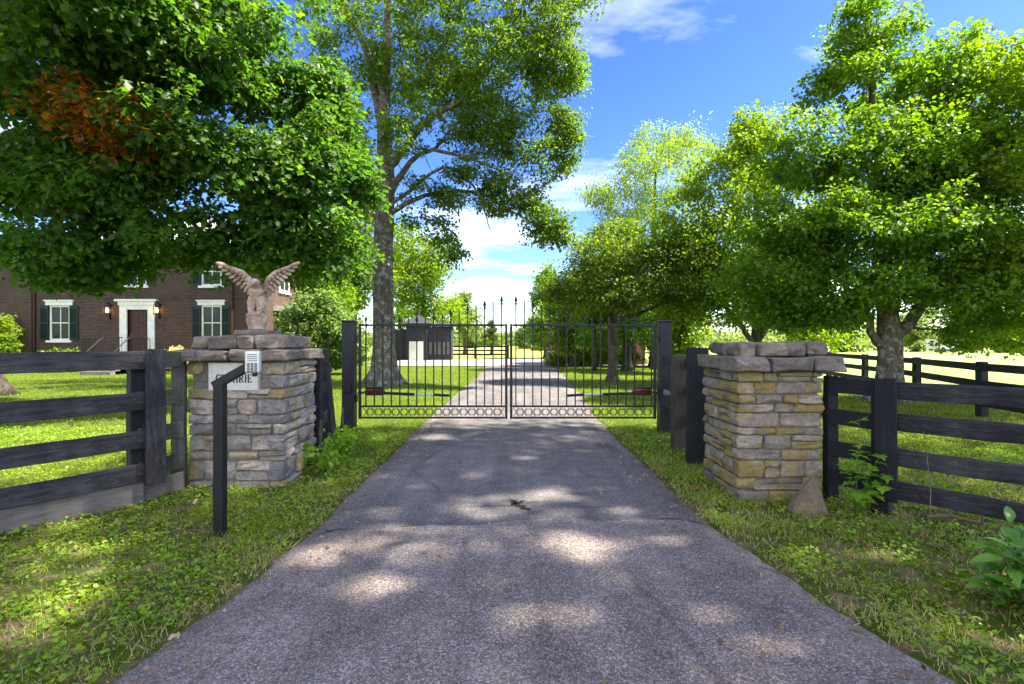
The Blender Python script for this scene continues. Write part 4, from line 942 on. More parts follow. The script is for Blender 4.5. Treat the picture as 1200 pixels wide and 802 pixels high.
mb.tube([(0,0,0.50),(0,-0.025,0.545),(0.012,-0.06,0.575)], [0.075,0.06,0.05], 12); ell((0.012,-0.07,0.600), 0.056, 0.066, 0.056)
mb.tube([(0.012,-0.11,0.585),(0.012,-0.15,0.572),(0.012,-0.165,0.535)], [0.030,0.022,0.004], 8)
mb.tube([(0,0.09,0.40),(0,0.13,0.30),(0,0.15,0.20)], [0.06,0.06,0.04], 10)
mb.v = [(x*0.9, y*0.95, 0.17+(z-0.17)*0.80) for x, y, z in mb.v]
o = mb.build('body', M_['statue'], eg)
md = o.modifiers.new('remesh', 'REMESH'); md.mode = 'VOXEL'; md.voxel_size = 0.008; md.use_smooth_shade = True
tx = bpy.data.textures.new('plumage', 'CLOUDS'); tx.noise_scale = 0.022
md = o.modifiers.new('plumage', 'DISPLACE'); md.texture = tx; md.strength = 0.014; md.mid_level = 0.5
def feather(mb, p, q_, w, nrm_, th=0.007):
    p, q_ = Vector(p), Vector(q_); d = q_-p; s = d.cross(Vector(nrm_)).normalized(); nn = s.cross(d).normalized()
    prof = [(0,0.35),(0.2,0.8),(0.55,1.0),(0.85,0.8),(1.0,0.15)]
    rings = []
    for t, k in prof:
        c = p+d*t; rings.append([c+s*w*k/2, c+nn*th, c-s*w*k/2, c-nn*th*0.6])
    mb.rings(rings)
for s in (-1, 1):
    mb = MB()
    # leading edge: shoulder -> wrist -> tip (seen from the front)
    lead = [Vector((s*0.065,0.03,0.43)), Vector((s*0.110,0.045,0.575)), Vector((s*0.185,0.05,0.645)), Vector((s*0.31,0.045,0.695)), Vector((s*0.44,0.03,0.738))]
    def lp_(t):
        f = min(t, 0.999)*4; i = int(f); return lead[i].lerp(lead[i+1], f-i)
    tips = [Vector((s*0.468,0.02,0.742)), Vector((s*0.44,0.02,0.695)), Vector((s*0.405,0.025,0.652)), Vector((s*0.365,0.03,0.610)), Vector((s*0.325,0.035,0.570)), Vector((s*0.285,0.04,0.530)), Vector((s*0.245,0.045,0.49)), Vector((s*0.205,0.05,0.45)), Vector((s*0.165,0.055,0.415)), Vector((s*0.13,0.06,0.39)), Vector((s*0.10,0.06,0.37))]
    for i, tp_ in enumerate(tips):
        t = 0.80-0.78*i/(len(tips)-1); feather(mb, lp_(t), tp_, 0.055, (0,-1,0.1), 0.009)
    for i in range(9):
        t = 0.78-0.74*i/8; e = lp_(t); tt = tips[min(i+1, 10)]; feather(mb, e+Vector((0,-0.014,0)), e.lerp(tt, 0.55)+Vector((0,-0.014,0)), 0.05, (0,-1,0.1), 0.010)
    for i in range(9):
        t = 0.85-0.8*i/8; e = lp_(t); tt = tips[min(i+1, 10)]; feather(mb, e+Vector((0,-0.024,0)), e.lerp(tt, 0.3)+Vector((0,-0.026,0)), 0.045, (0,-1,0.1), 0.011)
    mb.tube(lead, [0.034,0.028,0.022,0.015,0.005], 9)
    mb.build('wing', M_['statue'], eg, smooth=True)

# ------------------------------------------------------------------ call box on its bent post
kp = empty('keypad_post', (-2.28,4.0,0), 'black bent tube post with a silver gate keypad in front of the left pillar', 'keypad post')
bevel(MB().box(-0.038,0.038,-0.038,0.038,-0.1,1.185).build('post', M_['tube'], kp), 0.008, 2)
a = Vector((-0.032,0,1.165)); b2 = Vector((0.225,0.02,1.315)); d = b2-a
o = MB().obox(Matrix.Identity(4), d.length+0.03, 0.072, 0.066).build('arm', M_['tube'], kp, WM[kp] @ Matrix.Translation((a+b2)/2) @ d.to_track_quat('X', 'Z').to_matrix().to_4x4()); bevel(o, 0.008, 2)
KM = WM[kp] @ T(0.26,0.0,1.345) @ Matrix.Rotation(R(18), 4, 'Z')
kb = MB().box(-0.052,0.052,-0.06,0.06,-0.085,0.085).build('keypad_box', M_['silver'], kp, KM); bevel(kb, 0.012, 3)
for i in range(4):
    MB().box(-0.034,0.034,-0.066,-0.058,0.062-i*0.016-0.005,0.062-i*0.016).build('speaker_slot', M_['grille'], kb, KM)
kmesh = MB().box(-0.009,0.009,-0.067,-0.058,-0.008,0.008).mesh('key', M_['grille'])
for i in range(4):
    for jx in (-0.026, 0, 0.026): inst('key', kmesh, kb, KM @ T(jx,0,-0.014-i*0.0185))
mb = MB(); mb.lathe([(0.016,-0.03),(0.02,-0.015),(0.02,0.0)], 10); mb.build('cable_gland', M_['tube'], kp, KM @ T(0.01,0,-0.085))

# ------------------------------------------------------------------ board fences
def board(p0, p1, h, th, m, parent, name='board', seg=8, wob_=0.004):
    """a plank from p0 to p1 (its mid line), height h, local X along its length"""
    p0, p1 = Vector(p0), Vector(p1); d = p1-p0; ln = d.length
    seg = max(2, min(seg, int(ln/0.12)+1))
    rings = []
    for i in range(seg+1):
        x = -ln/2+ln*i/seg; e = [rnd.uniform(-wob_, wob_) for _ in range(4)]; b0 = rnd.uniform(-wob_, wob_)*0.6
        rings.append([(x,-th/2+b0,-h/2+e[0]),(x,th/2+b0,-h/2+e[1]),(x,th/2+b0,h/2+e[2]),(x,-th/2+b0,h/2+e[3])])
    mb = MB(); mb.rings(rings)
    X_ = d.normalized(); Z_ = Vector((0,0,1)); Y_ = Z_.cross(X_).normalized(); Z_ = X_.cross(Y_)
    M = Matrix.Translation((p0+p1)/2) @ Matrix((X_, Y_, Z_)).transposed().to_4x4()
    o = mb.build(name, m, parent, M); return bevel(o, 0.004, 1)
def vpost(x, y, z0, z1, sx, sy, m, parent, name='post', rz=0, lean=(0,0), top=None):
    """upright timber; local X runs up so that the grain follows it"""
    n = 7; rings = []; L_ = z1-z0
    for i in range(n+1):
        t = i/n; f = 1.03-0.06*t; ox, oy = lean[0]*t+rnd.uniform(-.003,.003), lean[1]*t+rnd.uniform(-.003,.003)
        ring = [(-sx/2*f+ox, -sy/2*f+oy), (sx/2*f+ox, -sy/2*f+oy), (sx/2*f+ox, sy/2*f+oy), (-sx/2*f+ox, sy/2*f+oy)]
        zz = [L_*t+(rnd.uniform(-.012,.012) if i == n else 0) for _ in range(4)]
        rings.append([(zz[k], -px, py) for k, (px, py) in enumerate(ring)])
    mb = MB(); mb.rings(rings)
    # local X -> world Z ; local -Y -> world X ; local Z -> world Y
    M = T(x, y, z0) @ Matrix.Rotation(rz, 4, 'Z') @ Matrix(((0,-1,0,0),(0,0,1,0),(1,0,0,0),(0,0,0,1)))
    o = mb.build(name, m, parent, M); return bevel(o, 0.008, 1)
# left fence: far end by the pillar, post at (-3.46,4.78), on towards the camera's left
fl = empty('board_fence', (-3.46,4.80,0), 'black four-board fence on the left running up to the eagle pillar', 'fence')
A = Vector((-3.46,4.78,0)); Bv = Vector((-6.1,1.3,0)); dirL = (Bv-A).normalized(); rzL = math.atan2(dirL.y, dirL.x)
nl = Vector((-dirL.y, dirL.x, 0)); nl = nl if nl.y < 0 else -nl
# boards run on the camera side of the posts; battens over the joint
for zc, dz in ((1.335,0.0),(0.955,-0.02),(0.605,-0.04),(0.300,-0.05)):
    p0 = A+nl*0.085; p1 = A+dirL*2.5+nl*0.085
    board((p0.x,p0.y,zc), (p1.x,p1.y,zc+dz), 0.165, 0.028, M_['board'], fl, seg=16)
p0 = A+nl*0.055; p1 = A+dirL*2.5+nl*0.055; board((p0.x,p0.y,0.11), (p1.x,p1.y,0.09), 0.22, 0.028, M_['board_w'], fl, 'kickboard', seg=14)
vpost(A.x-0.06, A.y+0.02, -0.1, 1.40, 0.13, 0.13, M_['board_d'], fl, rz=rzL)
pb_ = A+nl*0.125+Vector((0.075,0.02,0)); vpost(pb_.x, pb_.y, 0.19, 1.435, 0.16, 0.03, M_['board'], fl, 'batten', rz=rzL+math.pi)
p2 = A+dirL*2.45; vpost(p2.x, p2.y, -0.1, 1.40, 0.13, 0.13, M_['board_d'], fl, rz=rzL)
E = Vector((-3.42,5.32,0)); vpost(E.x-0.02, E.y-0.03, -0.1, 1.40, 0.12, 0.11, M_['board_w'], fl, rz=0.3)
for zc in (1.335,0.965,0.625,0.315): board((A.x+0.02,A.y-0.06,zc), (E.x+0.08,E.y-0.13,zc-0.01), 0.155, 0.028, M_['board_g'], fl, seg=5)
board((A.x+0.02,A.y-0.03,0.10), (E.x+0.06,E.y-0.1,0.09), 0.18, 0.025, M_['board_w'], fl, 'kickboard', seg=4)
# right fence
fr = empty('board_fence', (3.27,4.45,0), 'black four-board fence on the right running off from the lichened pillar', 'fence')
A = Vector((3.27,4.45,0)); Bv = Vector((5.6,1.42,0)); dirR = (Bv-A).normalized(); rzR = math.atan2(dirR.y, dirR.x)
nr = Vector((-dirR.y, dirR.x, 0)); nr = nr if nr.y < 0 else -nr
for zc in (1.085,0.815,0.515,0.235):
    p0 = A+nr*0.03; p1 = A+dirR*2.5+nr*0.03; board((p0.x,p0.y,zc), (p1.x,p1.y,zc+0.01), 0.15, 0.028, M_['board'], fr, seg=16)
p0 = A-dirR*0.0; vpost(A.x+0.01, A.y+0.09, -0.1, 1.15, 0.13, 0.13, M_['board_d'], fr, rz=rzR)
pb_ = A+nr*0.065; vpost(pb_.x, pb_.y, 0.13, 1.185, 0.17, 0.03, M_['board_d'], fr, 'batten', rz=rzR)
p2 = A+dirR*2.45-nr*0.06; vpost(p2.x, p2.y, -0.1, 1.15, 0.13, 0.13, M_['board_d'], fr, rz=rzR)
vpost(3.06, 4.92, -0.1, 1.17, 0.10, 0.10, M_['board_d'], fr)
for zc in (1.10,0.80,0.50,0.24): board((3.02,4.84,zc), (A.x-0.02,A.y+0.03,zc-0.01), 0.145, 0.028, M_['board_d'], fr, seg=5)
# short fences between pillars and gate posts
fs = empty('board_fence', (-2.62,7.5,0), 'short dark fence with a leaning post between the left pillar and the gate', 'fence')
vpost(-2.66, 7.45, -0.1, 1.40, 0.21, 0.16, M_['board_d'], fs, lean=(-0.14,0), rz=0.0)
vpost(-2.46, 6.50, -0.1, 1.40, 0.09, 0.12, M_['board_d'], fs)
for zc in (1.28,0.88,0.46): board((-2.44,6.42,zc), (-2.70,7.50,zc-0.02), 0.15, 0.03, M_['board_d'], fs, seg=6)
fs = empty('board_fence', (2.33,6.8,0), 'short dark fence of a wide black post and weathered post beside the right pillar', 'fence')
vpost(2.30, 6.35, -0.1, 1.425, 0.26, 0.10, M_['board_d'], fs)
vpost(2.34, 7.2, -0.1, 1.32, 0.17, 0.17, M_['post_b'], fs)
for zc in (1.2,0.82,0.42): board((2.42,6.42,zc), (2.45,8.3,zc), 0.15, 0.03, M_['board_d'], fs, seg=6)
# paddock fence on the right, running away
fp = empty('board_fence', (9.5,10.3,0), 'dark three-rail paddock fence receding behind the broad maple', 'fence')
pp = [Vector((8.7,7.0,0)), Vector((9.45,10.3,0)), Vector((10.75,13.6,0)), Vector((11.65,16.9,0)), Vector((12.5,20.2,0)), Vector((13.3,23.5,0)), Vector((14.1,26.8,0))]
for i, p in enumerate(pp): vpost(p.x, p.y, -0.1, 1.10, 0.15, 0.15, M_['board_d'], fp)
for i in range(len(pp)-1):
    for zc in (1.0,0.66,0.30): board((pp[i].x-0.09,pp[i].y,zc), (pp[i+1].x-0.09,pp[i+1].y,zc), 0.15, 0.03, M_['board_d'], fp, seg=6)
ff = empty('board_fence', (-4,47,0), 'far dark three-rail fence across the end of the drive', 'fence')
for x in np.arange(-9.5, -0.2, 3.05): vpost(float(x), 47, -0.1, 1.2, 0.14, 0.14, M_['board_d'], ff)
for i in range(3):
    x0_ = -9.5+3.05*i
    for zc in (1.08,0.72,0.36): board((x0_,46.9,zc), (x0_+3.05,46.9,zc), 0.14, 0.04, M_['board_d'], ff, seg=3)

# ------------------------------------------------------------------ gate
GY = 8.6
def gate_post(px, label):
    x = (px-600)/600*GY; r = empty('gate_post', (x,GY,0), label, 'gate post', 'gate posts')
    bevel(MB().box(-0.10,0.10,-0.10,0.10,-0.1,1.83).build('post', M_['tube'], r), 0.01, 2)
    bevel(MB().box(-0.112,0.112,-0.112,0.112,1.832,1.862).build('cap', M_['tube'], r), 0.008, 2)
    s = 1 if px < 600 else -1
    for z in (0.55, 1.55):
        mb = MB(); mb.box(s*0.10-0.01, s*0.10+0.035, -0.05, 0.03, z-0.06, z+0.06); mb.build('hinge', M_['tube'], r)
    mb = MB(); mb.box(-0.06,0.05,-0.155,-0.10,0.66,0.80) if px < 600 else mb.box(-0.055,0.055,-0.15,-0.10,0.62,0.78)
    bevel(mb.build('latch_box', M_['tube' if px < 600 else 'grille'], r), 0.008, 2)
    return r
gate_post(409.5, 'square black post carrying the left gate leaf'); gate_post(778.5, 'square black post carrying the right gate leaf')
def ring_mesh(name, R_, r, n=18, k=6, a0=0, a1=360, flat=1.0):
    mb = MB(); full = abs(a1-a0) >= 360
    pts = [(R_*math.cos(R(a0+(a1-a0)*i/n)), 0, R_*math.sin(R(a0+(a1-a0)*i/n))) for i in range(n+1)]
    mb.tube(pts, r, k, cap=not full); return mb.mesh(name, M_['iron'], True)
ringm = ring_mesh('ring', 0.052, 0.0062, 16, 6)
spm = MB().lathe([(0.010,-0.03),(0.017,-0.02),(0.010,-0.008),(0.014,0.0),(0.027,0.03),(0.018,0.065),(0.002,0.115)], 8).mesh('spearhead', M_['iron'])
mb = MB()
for s in (-1, 1):
    pts = []
    for i in range(15):
        a = R(200-i*26); rr = 0.034*(1-i*0.035); pts.append((s*(0.045+rr*math.cos(a)*1.0), 0, 0.004+rr*math.sin(a)))
    mb.tube(pts, 0.0055, 5)
scm = mb.mesh('scroll', M_['iron'], True)
def leaf_gate(x0, x1, inner, label):
    r = empty('driveway_gate', ((x0+x1)/2, GY, 0), label, 'gate', 'pair of iron driveway gates')
    cx_ = (x0+x1)/2
    def bx(name, a, b_, y0, y1, z0, z1): return bevel(MB().box(a-cx_, b_-cx_, y0, y1, z0, z1).build(name, M_['iron'], r), 0.004, 1)
    bx('stile', x0, x0+0.042, -0.021, 0.021, 0.21, 1.805); bx('stile', x1-0.042, x1, -0.021, 0.021, 0.21, 1.805)
    for z0, z1 in ((1.765,1.80),(0.405,0.435),(0.215,0.245)): bx('rail', x0+0.044, x1-0.044, -0.019, 0.019, z0, z1)
    xi = x1 if inner > 0 else x0
    sp_ = 0.1424; k = int((x1-x0-0.1)/sp_); mx = []
    for i in range(k+1):
        x = xi-inner*(0.10+i*sp_)
        if x < x0+0.06 or x > x1-0.06: continue
        mx.append(x)
        zt = 1.92+0.34*max(0, (1-i/9.5))**1.1 if i < 9.5 else 1.93-0.0*i
        if i % 2: zt += 0.0
        spear = (i % 2 == 0)
        M = T(x, GY, 0); mb = MB()
        w = 0.0098
        mb.box(-w, w, -w, w, 0.437, zt-(0.085 if spear else 0.05))
        if not spear: mb.rings([[(-w,-w,zt-0.05),(w,-w,zt-0.05),(w,w,zt-0.05),(-w,w,zt-0.05)], [(-0.002,-0.002,zt),(0.002,-0.002,zt),(0.002,0.002,zt),(-0.002,0.002,zt)]])
        pk = mb.build('picket', M_['iron'], r, M)
        if spear:
            inst('spearhead', spm, pk, T(x, GY, zt-0.09))
            if i < 6: inst('scroll', scm, pk, T(x, GY, zt-0.125))
    for i in range(len(mx)+1):
        xr = xi-inner*(0.10-sp_/2+i*sp_)
        if x0+0.08 < xr < x1-0.08:
            inst('ring', ringm, r, T(xr, GY, 0.325))
            inst('scallop', scal, r, T(xr, GY+0.0, 1.765))
    for x in mx:
        mb = MB()
        for s in (-1, 1):
            mb.tube([(s*0.045,0.0012*s,0.07),(s*0.012,0.0012*s,0.035),(0,0.0012*s,0.0),(-s*0.012,0.0012*s,-0.035),(-s*0.045,0.0012*s,-0.07)], 0.0052, 5)
        mb.build('cross_scroll', M_['iron'], r, T(x, GY, 0.325))
    xm = x1-0.021 if inner > 0 else x0+0.021
    bevel(MB().box(-0.022,0.022,-0.027,-0.0225,-0.05,0.05).build('reflector', M_['red'], r, T(xm, GY, 1.11)), 0.003, 1)
    return r
scal = ring_mesh('scallop', 0.055, 0.006, 8, 5, 180, 360)
leaf_gate(-2.575, -0.075, 1, 'left leaf of the black iron gate, arched spear tips rising to the centre')
leaf_gate(-0.035, 2.42, -1, 'right leaf of the black iron gate, arched spear tips rising to the centre')
def opener(s, label):
    hx = s*2.42-0.06; r = empty('gate_opener', (hx,GY+0.30,0.62), label, 'gate opener', 'gate opener arms')
    bevel(MB().box(-0.16,0.16,-0.06,0.06,-0.055,0.055).build('housing', M_['red'], r, T(hx-s*0.10, GY+0.30, 0.63)), 0.02, 3)
    bevel(MB().box(-0.14,0.14,-0.045,0.045,-0.02,0.02).build('housing_lid', M_['tube'], r, T(hx-s*0.10, GY+0.30, 0.70)), 0.01, 2)
    mb = MB(); mb.tube([(hx-s*0.26,GY+0.28,0.615),(hx-s*0.80,GY+0.20,0.60)], 0.026, 10); o = mb.build('arm_tube', M_['tube'], r, Matrix.Identity(4))
    mb = MB(); mb.tube([(hx-s*0.80,GY+0.20,0.60),(hx-s*1.15,GY+0.16,0.598)], 0.016, 8); mb.build('piston', M_['silver'], r, Matrix.Identity(4))
    mb = MB(); mb.tube([(hx-s*1.15,GY+0.16,0.598),(hx-s*1.42,GY+0.05,0.595)], 0.022, 8); mb.build('bracket', M_['tube'], r, Matrix.Identity(4))
    mb = MB(); mb.tube([(hx+s*0.05,GY+0.30,0.63),(hx+s*0.14,GY+0.12,0.63)], 0.02, 8); mb.build('mount', M_['tube'], r, Matrix.Identity(4))
opener(-1, 'dark red gate opener with a long arm behind the left gate leaf'); opener(1, 'dark red gate opener with a long arm behind the right gate leaf')

# ------------------------------------------------------------------ brick house
HY = 26.0
def hx(px): return (px-600)/600*HY
def hz(py): return 1.5+(400-py)/600*HY
hs_ = empty('brick_house', (-19.2,HY,0), 'two-storey dark brick house with green shutters behind the left fence', 'house')
I4 = Matrix.Identity(4)
hl, hr, hd = hx(4), hx(310), 36.0
opn = []   # openings in the front wall
def wall_with_holes(name, x0, x1, z0, z1, holes, y, th, m, parent):
    xs_ = sorted({x0, x1, *[h[0] for h in holes], *[h[1] for h in holes]}); zs = sorted({z0, z1, *[h[2] for h in holes], *[h[3] for h in holes]})
    mb = MB()
    def hole(a, b_): return any(h[0] <= a < h[1] and h[2] <= b_ < h[3] for h in holes)
    for i in range(len(xs_)-1):
        for j in range(len(zs)-1):
            a, b_, c_, d_ = xs_[i], xs_[i+1], zs[j], zs[j+1]
            if hole((a+b_)/2, (c_+d_)/2): continue
            mb.add([(a,y,c_),(b_,y,c_),(b_,y,d_),(a,y,d_)], [(0,1,2,3)])
    for h in holes:
        a, b_, c_, d_ = h; mb.add([(a,y,c_),(b_,y,c_),(b_,y,d_),(a,y,d_),(a,y+th,c_),(b_,y+th,c_),(b_,y+th,d_),(a,y+th,d_)], [(0,4,5,1),(1,5,6,2),(2,6,7,3),(3,7,4,0)])
    return mb.build(name, m, parent, I4)
wins = []
for cx_, low in ((70,1),(248,1),(70,0),(160,0),(248,0)):
    x0, x1 = hx(cx_-12), hx(cx_+12)
    z0, z1 = (hz(398), hz(357)) if low else (hz(334), hz(300))
    wins.append((x0, x1, z0, z1, low, cx_))
dx0, dx1, dz0, dz1 = hx(149.5), hx(174), 0.85, hz(362)
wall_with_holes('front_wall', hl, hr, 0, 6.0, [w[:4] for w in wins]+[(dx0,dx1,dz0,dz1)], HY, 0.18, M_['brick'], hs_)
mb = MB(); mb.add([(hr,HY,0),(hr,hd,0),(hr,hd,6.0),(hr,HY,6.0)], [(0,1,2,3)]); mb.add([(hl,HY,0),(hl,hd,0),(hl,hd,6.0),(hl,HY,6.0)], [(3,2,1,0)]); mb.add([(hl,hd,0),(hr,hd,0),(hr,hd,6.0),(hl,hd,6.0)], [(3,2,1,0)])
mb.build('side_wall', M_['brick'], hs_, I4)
# the left wing sits a touch forward
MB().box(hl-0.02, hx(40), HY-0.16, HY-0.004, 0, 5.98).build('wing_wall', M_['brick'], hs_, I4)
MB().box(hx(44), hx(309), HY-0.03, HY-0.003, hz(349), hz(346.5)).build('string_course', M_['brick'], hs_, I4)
for x in (hx(41.5), hx(273), hx(316)-0.35):
    mb = MB(); mb.tube([(x,HY-0.08,0.1),(x,HY-0.08,5.95)], 0.05, 8); mb.build('downspout', M_['door'], hs_, I4)
def window(x0, x1, z0, z1, y, sill=True, lintel=True, shut=True):
    fw = 0.085; c = (x0+x1)/2
    mb = MB(); mb.box(x0,x0+fw,y+0.02,y+0.12,z0,z1).box(x1-fw,x1,y+0.02,y+0.12,z0,z1).box(x0+fw,x1-fw,y+0.021,y+0.119,z1-fw,z1).box(x0+fw,x1-fw,y+0.021,y+0.119,z0,z0+fw)
    w = mb.build('window', M_['white'], hs_, I4)
    zm = (z0+z1)/2; mb = MB(); mb.box(x0+fw,x1-fw,y+0.05,y+0.10,zm-0.025,zm+0.025).box(c-0.02,c+0.02,y+0.052,y+0.098,z0+fw,zm-0.025).box(c-0.02,c+0.02,y+0.052,y+0.098,zm+0.025,z1-fw)
    mb.build('sash_bars', M_['white'], w, I4)
    for a, b_ in ((x0+fw,c-0.02),(c+0.02,x1-fw)):
        for e, f in ((z0+fw,zm-0.025),(zm+0.025,z1-fw)):
            mb = MB(); mb.box(a,b_,y+0.072,y+0.078,e,f); mb.build('pane', M_['glass'], w, I4)
    if sill: MB().box(x0-0.12,x1+0.12,y-0.09,y+0.02,z0-0.11,z0-0.002).build('sill', M_['white'], w, I4)
    if lintel: MB().box(x0-0.16,x1+0.16,y-0.07,y+0.018,z1+0.002,z1+0.20).box(x0-0.22,x1+0.22,y-0.12,y+0.016,z1+0.202,z1+0.27).build('lintel', M_['white'], w, I4)
    if shut:
        for s, xx in ((-1,x0-0.02),(1,x1+0.02)):
            a, b_ = (xx-0.42,xx) if s < 0 else (xx,xx+0.42)
            mb = MB(); mb.box(a,b_,y-0.045,y-0.03,z0+0.02,z1-0.02)
            mb.box(a,a+0.05,y-0.065,y-0.046,z0+0.02,z1-0.02).box(b_-0.05,b_,y-0.065,y-0.046,z0+0.02,z1-0.02)
            for zz in (z0+0.02, (z0+z1)/2-0.05, z1-0.12): mb.box(a+0.051,b_-0.051,y-0.064,y-0.047,zz,zz+0.10)
            sh = mb.build('shutter', M_['shutter'], hs_, I4)
            mb = MB(); zz = z0+0.14
            while zz < z1-0.16:
                mb.obox(T((a+b_)/2, y-0.052, zz) @ Matrix.Rotation(R(35), 4, 'X'), 0.30, 0.008, 0.05); zz += 0.055
            o = mb.build('louvres', M_['shutter'], sh, I4); o['kind'] = 'stuff'
for x0, x1, z0, z1, low, c in wins: window(x0, x1, z0, z1, HY, True, bool(low), True)
# front door
MB().box(hx(141),dx0,HY-0.07,HY+0.1,dz0-0.05,hz(357)).box(dx1,hx(182),HY-0.07,HY+0.1,dz0-0.05,hz(357)).box(dx0,dx1,HY-0.068,HY+0.099,dz1,hz(357)).box(hx(140),hx(183),HY-0.12,HY+0.02,hz(357)+0.002,hz(352.5)).box(hx(137),hx(186),HY-0.2,HY+0.02,hz(352.5)+0.002,hz(350)).build('door_surround', M_['white'], hs_, I4)
dr = MB().box(dx0+0.002,dx1-0.002,HY+0.12,HY+0.165,dz0,dz1-0.002).build('door', M_['door'], hs_, I4)
for i in range(2):
    for zz, hh in ((dz0+0.15,0.55),(dz0+0.85,0.6),(dz0+1.6,0.45)):
        a = dx0+0.13+i*0.42; bevel(MB().box(a,a+0.34,HY+0.10,HY+0.12,zz,zz+hh).build('door_panel', M_['door'], dr, I4), 0.02, 1)
mb = MB(); mb.lathe([(0.0,-0.03),(0.03,-0.015),(0.03,0.015),(0.0,0.03)], 8, (dx0+0.1,HY+0.085,dz0+1.0)); mb.build('handle', M_['silver'], dr, I4)
# stoop and railings
stp = MB()
for i in range(5): stp.box(hx(146),hx(178),HY-1.5-i*0.3,HY-0.21-0.002*i,0.0-0.01*i,0.83-i*0.17)
stp.build('front_steps', M_['cap'], hs_, I4)
for xx in (hx(146)+0.05, hx(178)-0.05):
    mb = MB(); mb.tube([(xx,HY-0.2,0.83+0.9),(xx,HY-1.45,0.83+0.9),(xx,HY-2.6,0.9)], 0.025, 6)
    for i in range(9):
        yy = HY-0.25-i*0.15; mb.tube([(xx,yy,0.83),(xx,yy,0.83+0.9)], 0.012, 4)
    mb.tube([(xx,HY-2.6,0.1),(xx,HY-2.6,0.9)], 0.02, 5); mb.build('railing', M_['tube'], hs_, I4)
for a, b_ in ((hx(115),hx(132)),(hx(178)+0.06,hx(192))):
    mb = MB(); mb.box(a,b_,HY-1.02,HY-0.98,1.62,1.66).box(a,b_,HY-1.02,HY-0.98,0.8,0.83)
    k = int((b_-a)/0.11)
    for i in range(k+1): mb.box(a+(b_-a)*i/k-0.012,a+(b_-a)*i/k+0.012,HY-1.012,HY-0.988,0.1 if i in (0,k) else 0.83,1.62)
    mb.build('railing', M_['tube'], hs_, I4)
for px in (129.5, 187.5):
    x = hx(px); z = hz(363)
    mb = MB(); mb.box(x-0.13,x+0.13,HY-0.22,HY-0.001,z+0.23,z+0.26).box(x-0.03,x+0.03,HY-0.10,HY-0.002,z-0.45,z+0.228)
    for sx in (-1,1):
        for sy in (0,1): mb.box(x+sx*0.11-0.012,x+sx*0.11+0.012,HY-0.33+sy*0.2,HY-0.31+sy*0.2,z-0.2,z+0.229)
    mb.box(x-0.125,x+0.125,HY-0.335,HY-0.105,z-0.23,z-0.201); mb.add([(x-0.14,HY-0.35,z+0.262),(x+0.14,HY-0.35,z+0.262),(x+0.14,HY-0.10,z+0.262),(x-0.14,HY-0.10,z+0.262),(x,HY-0.22,z+0.42)], [(3,2,1,0),(0,1,4),(1,2,4),(2,3,4),(3,0,4)])
    ln_ = mb.build('wall_lantern', M_['tube'], hs_, I4)
    mb = MB(); mb.lathe([(0.0,-0.12),(0.05,-0.10),(0.06,0.0),(0.045,0.10),(0.0,0.14)], 10, (x,HY-0.22,z)); mb.build('bulb', M_['glow'], ln_, I4)
# cornice and hipped roof
e = 0.45
MB().box(hl-0.15,hr+0.15,HY-0.15,hd+0.15,6.002,6.22).build('cornice', M_['cream'], hs_, I4)
MB().box(hl-e,hr+e,HY-e,hd+e,6.222,6.42).build('eaves', M_['white'], hs_, I4)
mb = MB(); yr = (HY+hd)/2; hw = (hd-HY)/2+e
mb.add([(hl-e-0.03,HY-e-0.03,6.422),(hr+e+0.03,HY-e-0.03,6.422),(hr+e+0.03,hd+e,6.422),(hl-e-0.03,hd+e,6.422),(hl+hw,yr,8.9),(hr-hw,yr,8.9)], [(0,1,5,4),(1,2,5),(2,3,4,5),(3,0,4),(3,2,1,0)])
rf = mb.build('roof', M_['roof'], hs_, I4)
mb = MB()
for i in range(1, 26):
    x = hl-e+(hr-hl+2*e)*i/26; t = 1.0
    if hl+hw < x < hr-hw: top = (x, yr, 8.9)
    else:
        k = (x-(hl-e))/(hw+e) if x <= hl+hw else ((hr+e)-x)/(hw+e); k = max(0.02, min(1, k)); top = (x, HY-e+(yr-HY+e)*k, 6.422+(8.9-6.422)*k)
    mb.tube([(x,HY-e,6.44),(top[0],top[1],top[2]+0.02)], 0.018, 4)
mb.build('standing_seams', M_['roof'], rf, I4)
# side wall: two windows and a white porch column
for yy in (28.2, 31.6):
    for z0, z1 in ((hz(398)-0.05,3.4),(4.25,5.85)):
        w = MB().box(hr-0.05,hr+0.05,yy-0.6,yy-0.51,z0,z1).box(hr-0.05,hr+0.05,yy+0.51,yy+0.6,z0,z1).box(hr-0.049,hr+0.049,yy-0.51,yy+0.51,z1-0.09,z1).box(hr-0.049,hr+0.049,yy-0.51,yy+0.51,z0,z0+0.09).box(hr-0.03,hr+0.045,yy-0.02,yy+0.02,z0+0.09,z1-0.09).box(hr-0.031,hr+0.044,yy-0.51,yy+0.51,(z0+z1)/2-0.03,(z0+z1)/2+0.03).build('window', M_['white'], hs_, I4)
        MB().box(hr+0.002,hr+0.015,yy-0.51,yy+0.51,z0+0.09,z1-0.09).build('pane', M_['glass'], w, I4)
        MB().box(hr+0.001,hr+0.10,yy-0.7,yy+0.7,z0-0.1,z0-0.002).build('sill', M_['white'], w, I4)
mb = MB(); xx = hr+0.9; mb.lathe([(0.16,0),(0.16,0.1),(0.11,0.14),(0.095,2.9),(0.13,2.96),(0.17,3.05),(0.17,3.15)], 12, (xx,27.2,0)); mb.build('porch_column', M_['white'], hs_, I4)
MB().box(hr+0.002,hr+1.15,26.95,30.2,3.152,3.4).build('porch_roof', M_['white'], hs_, I4)

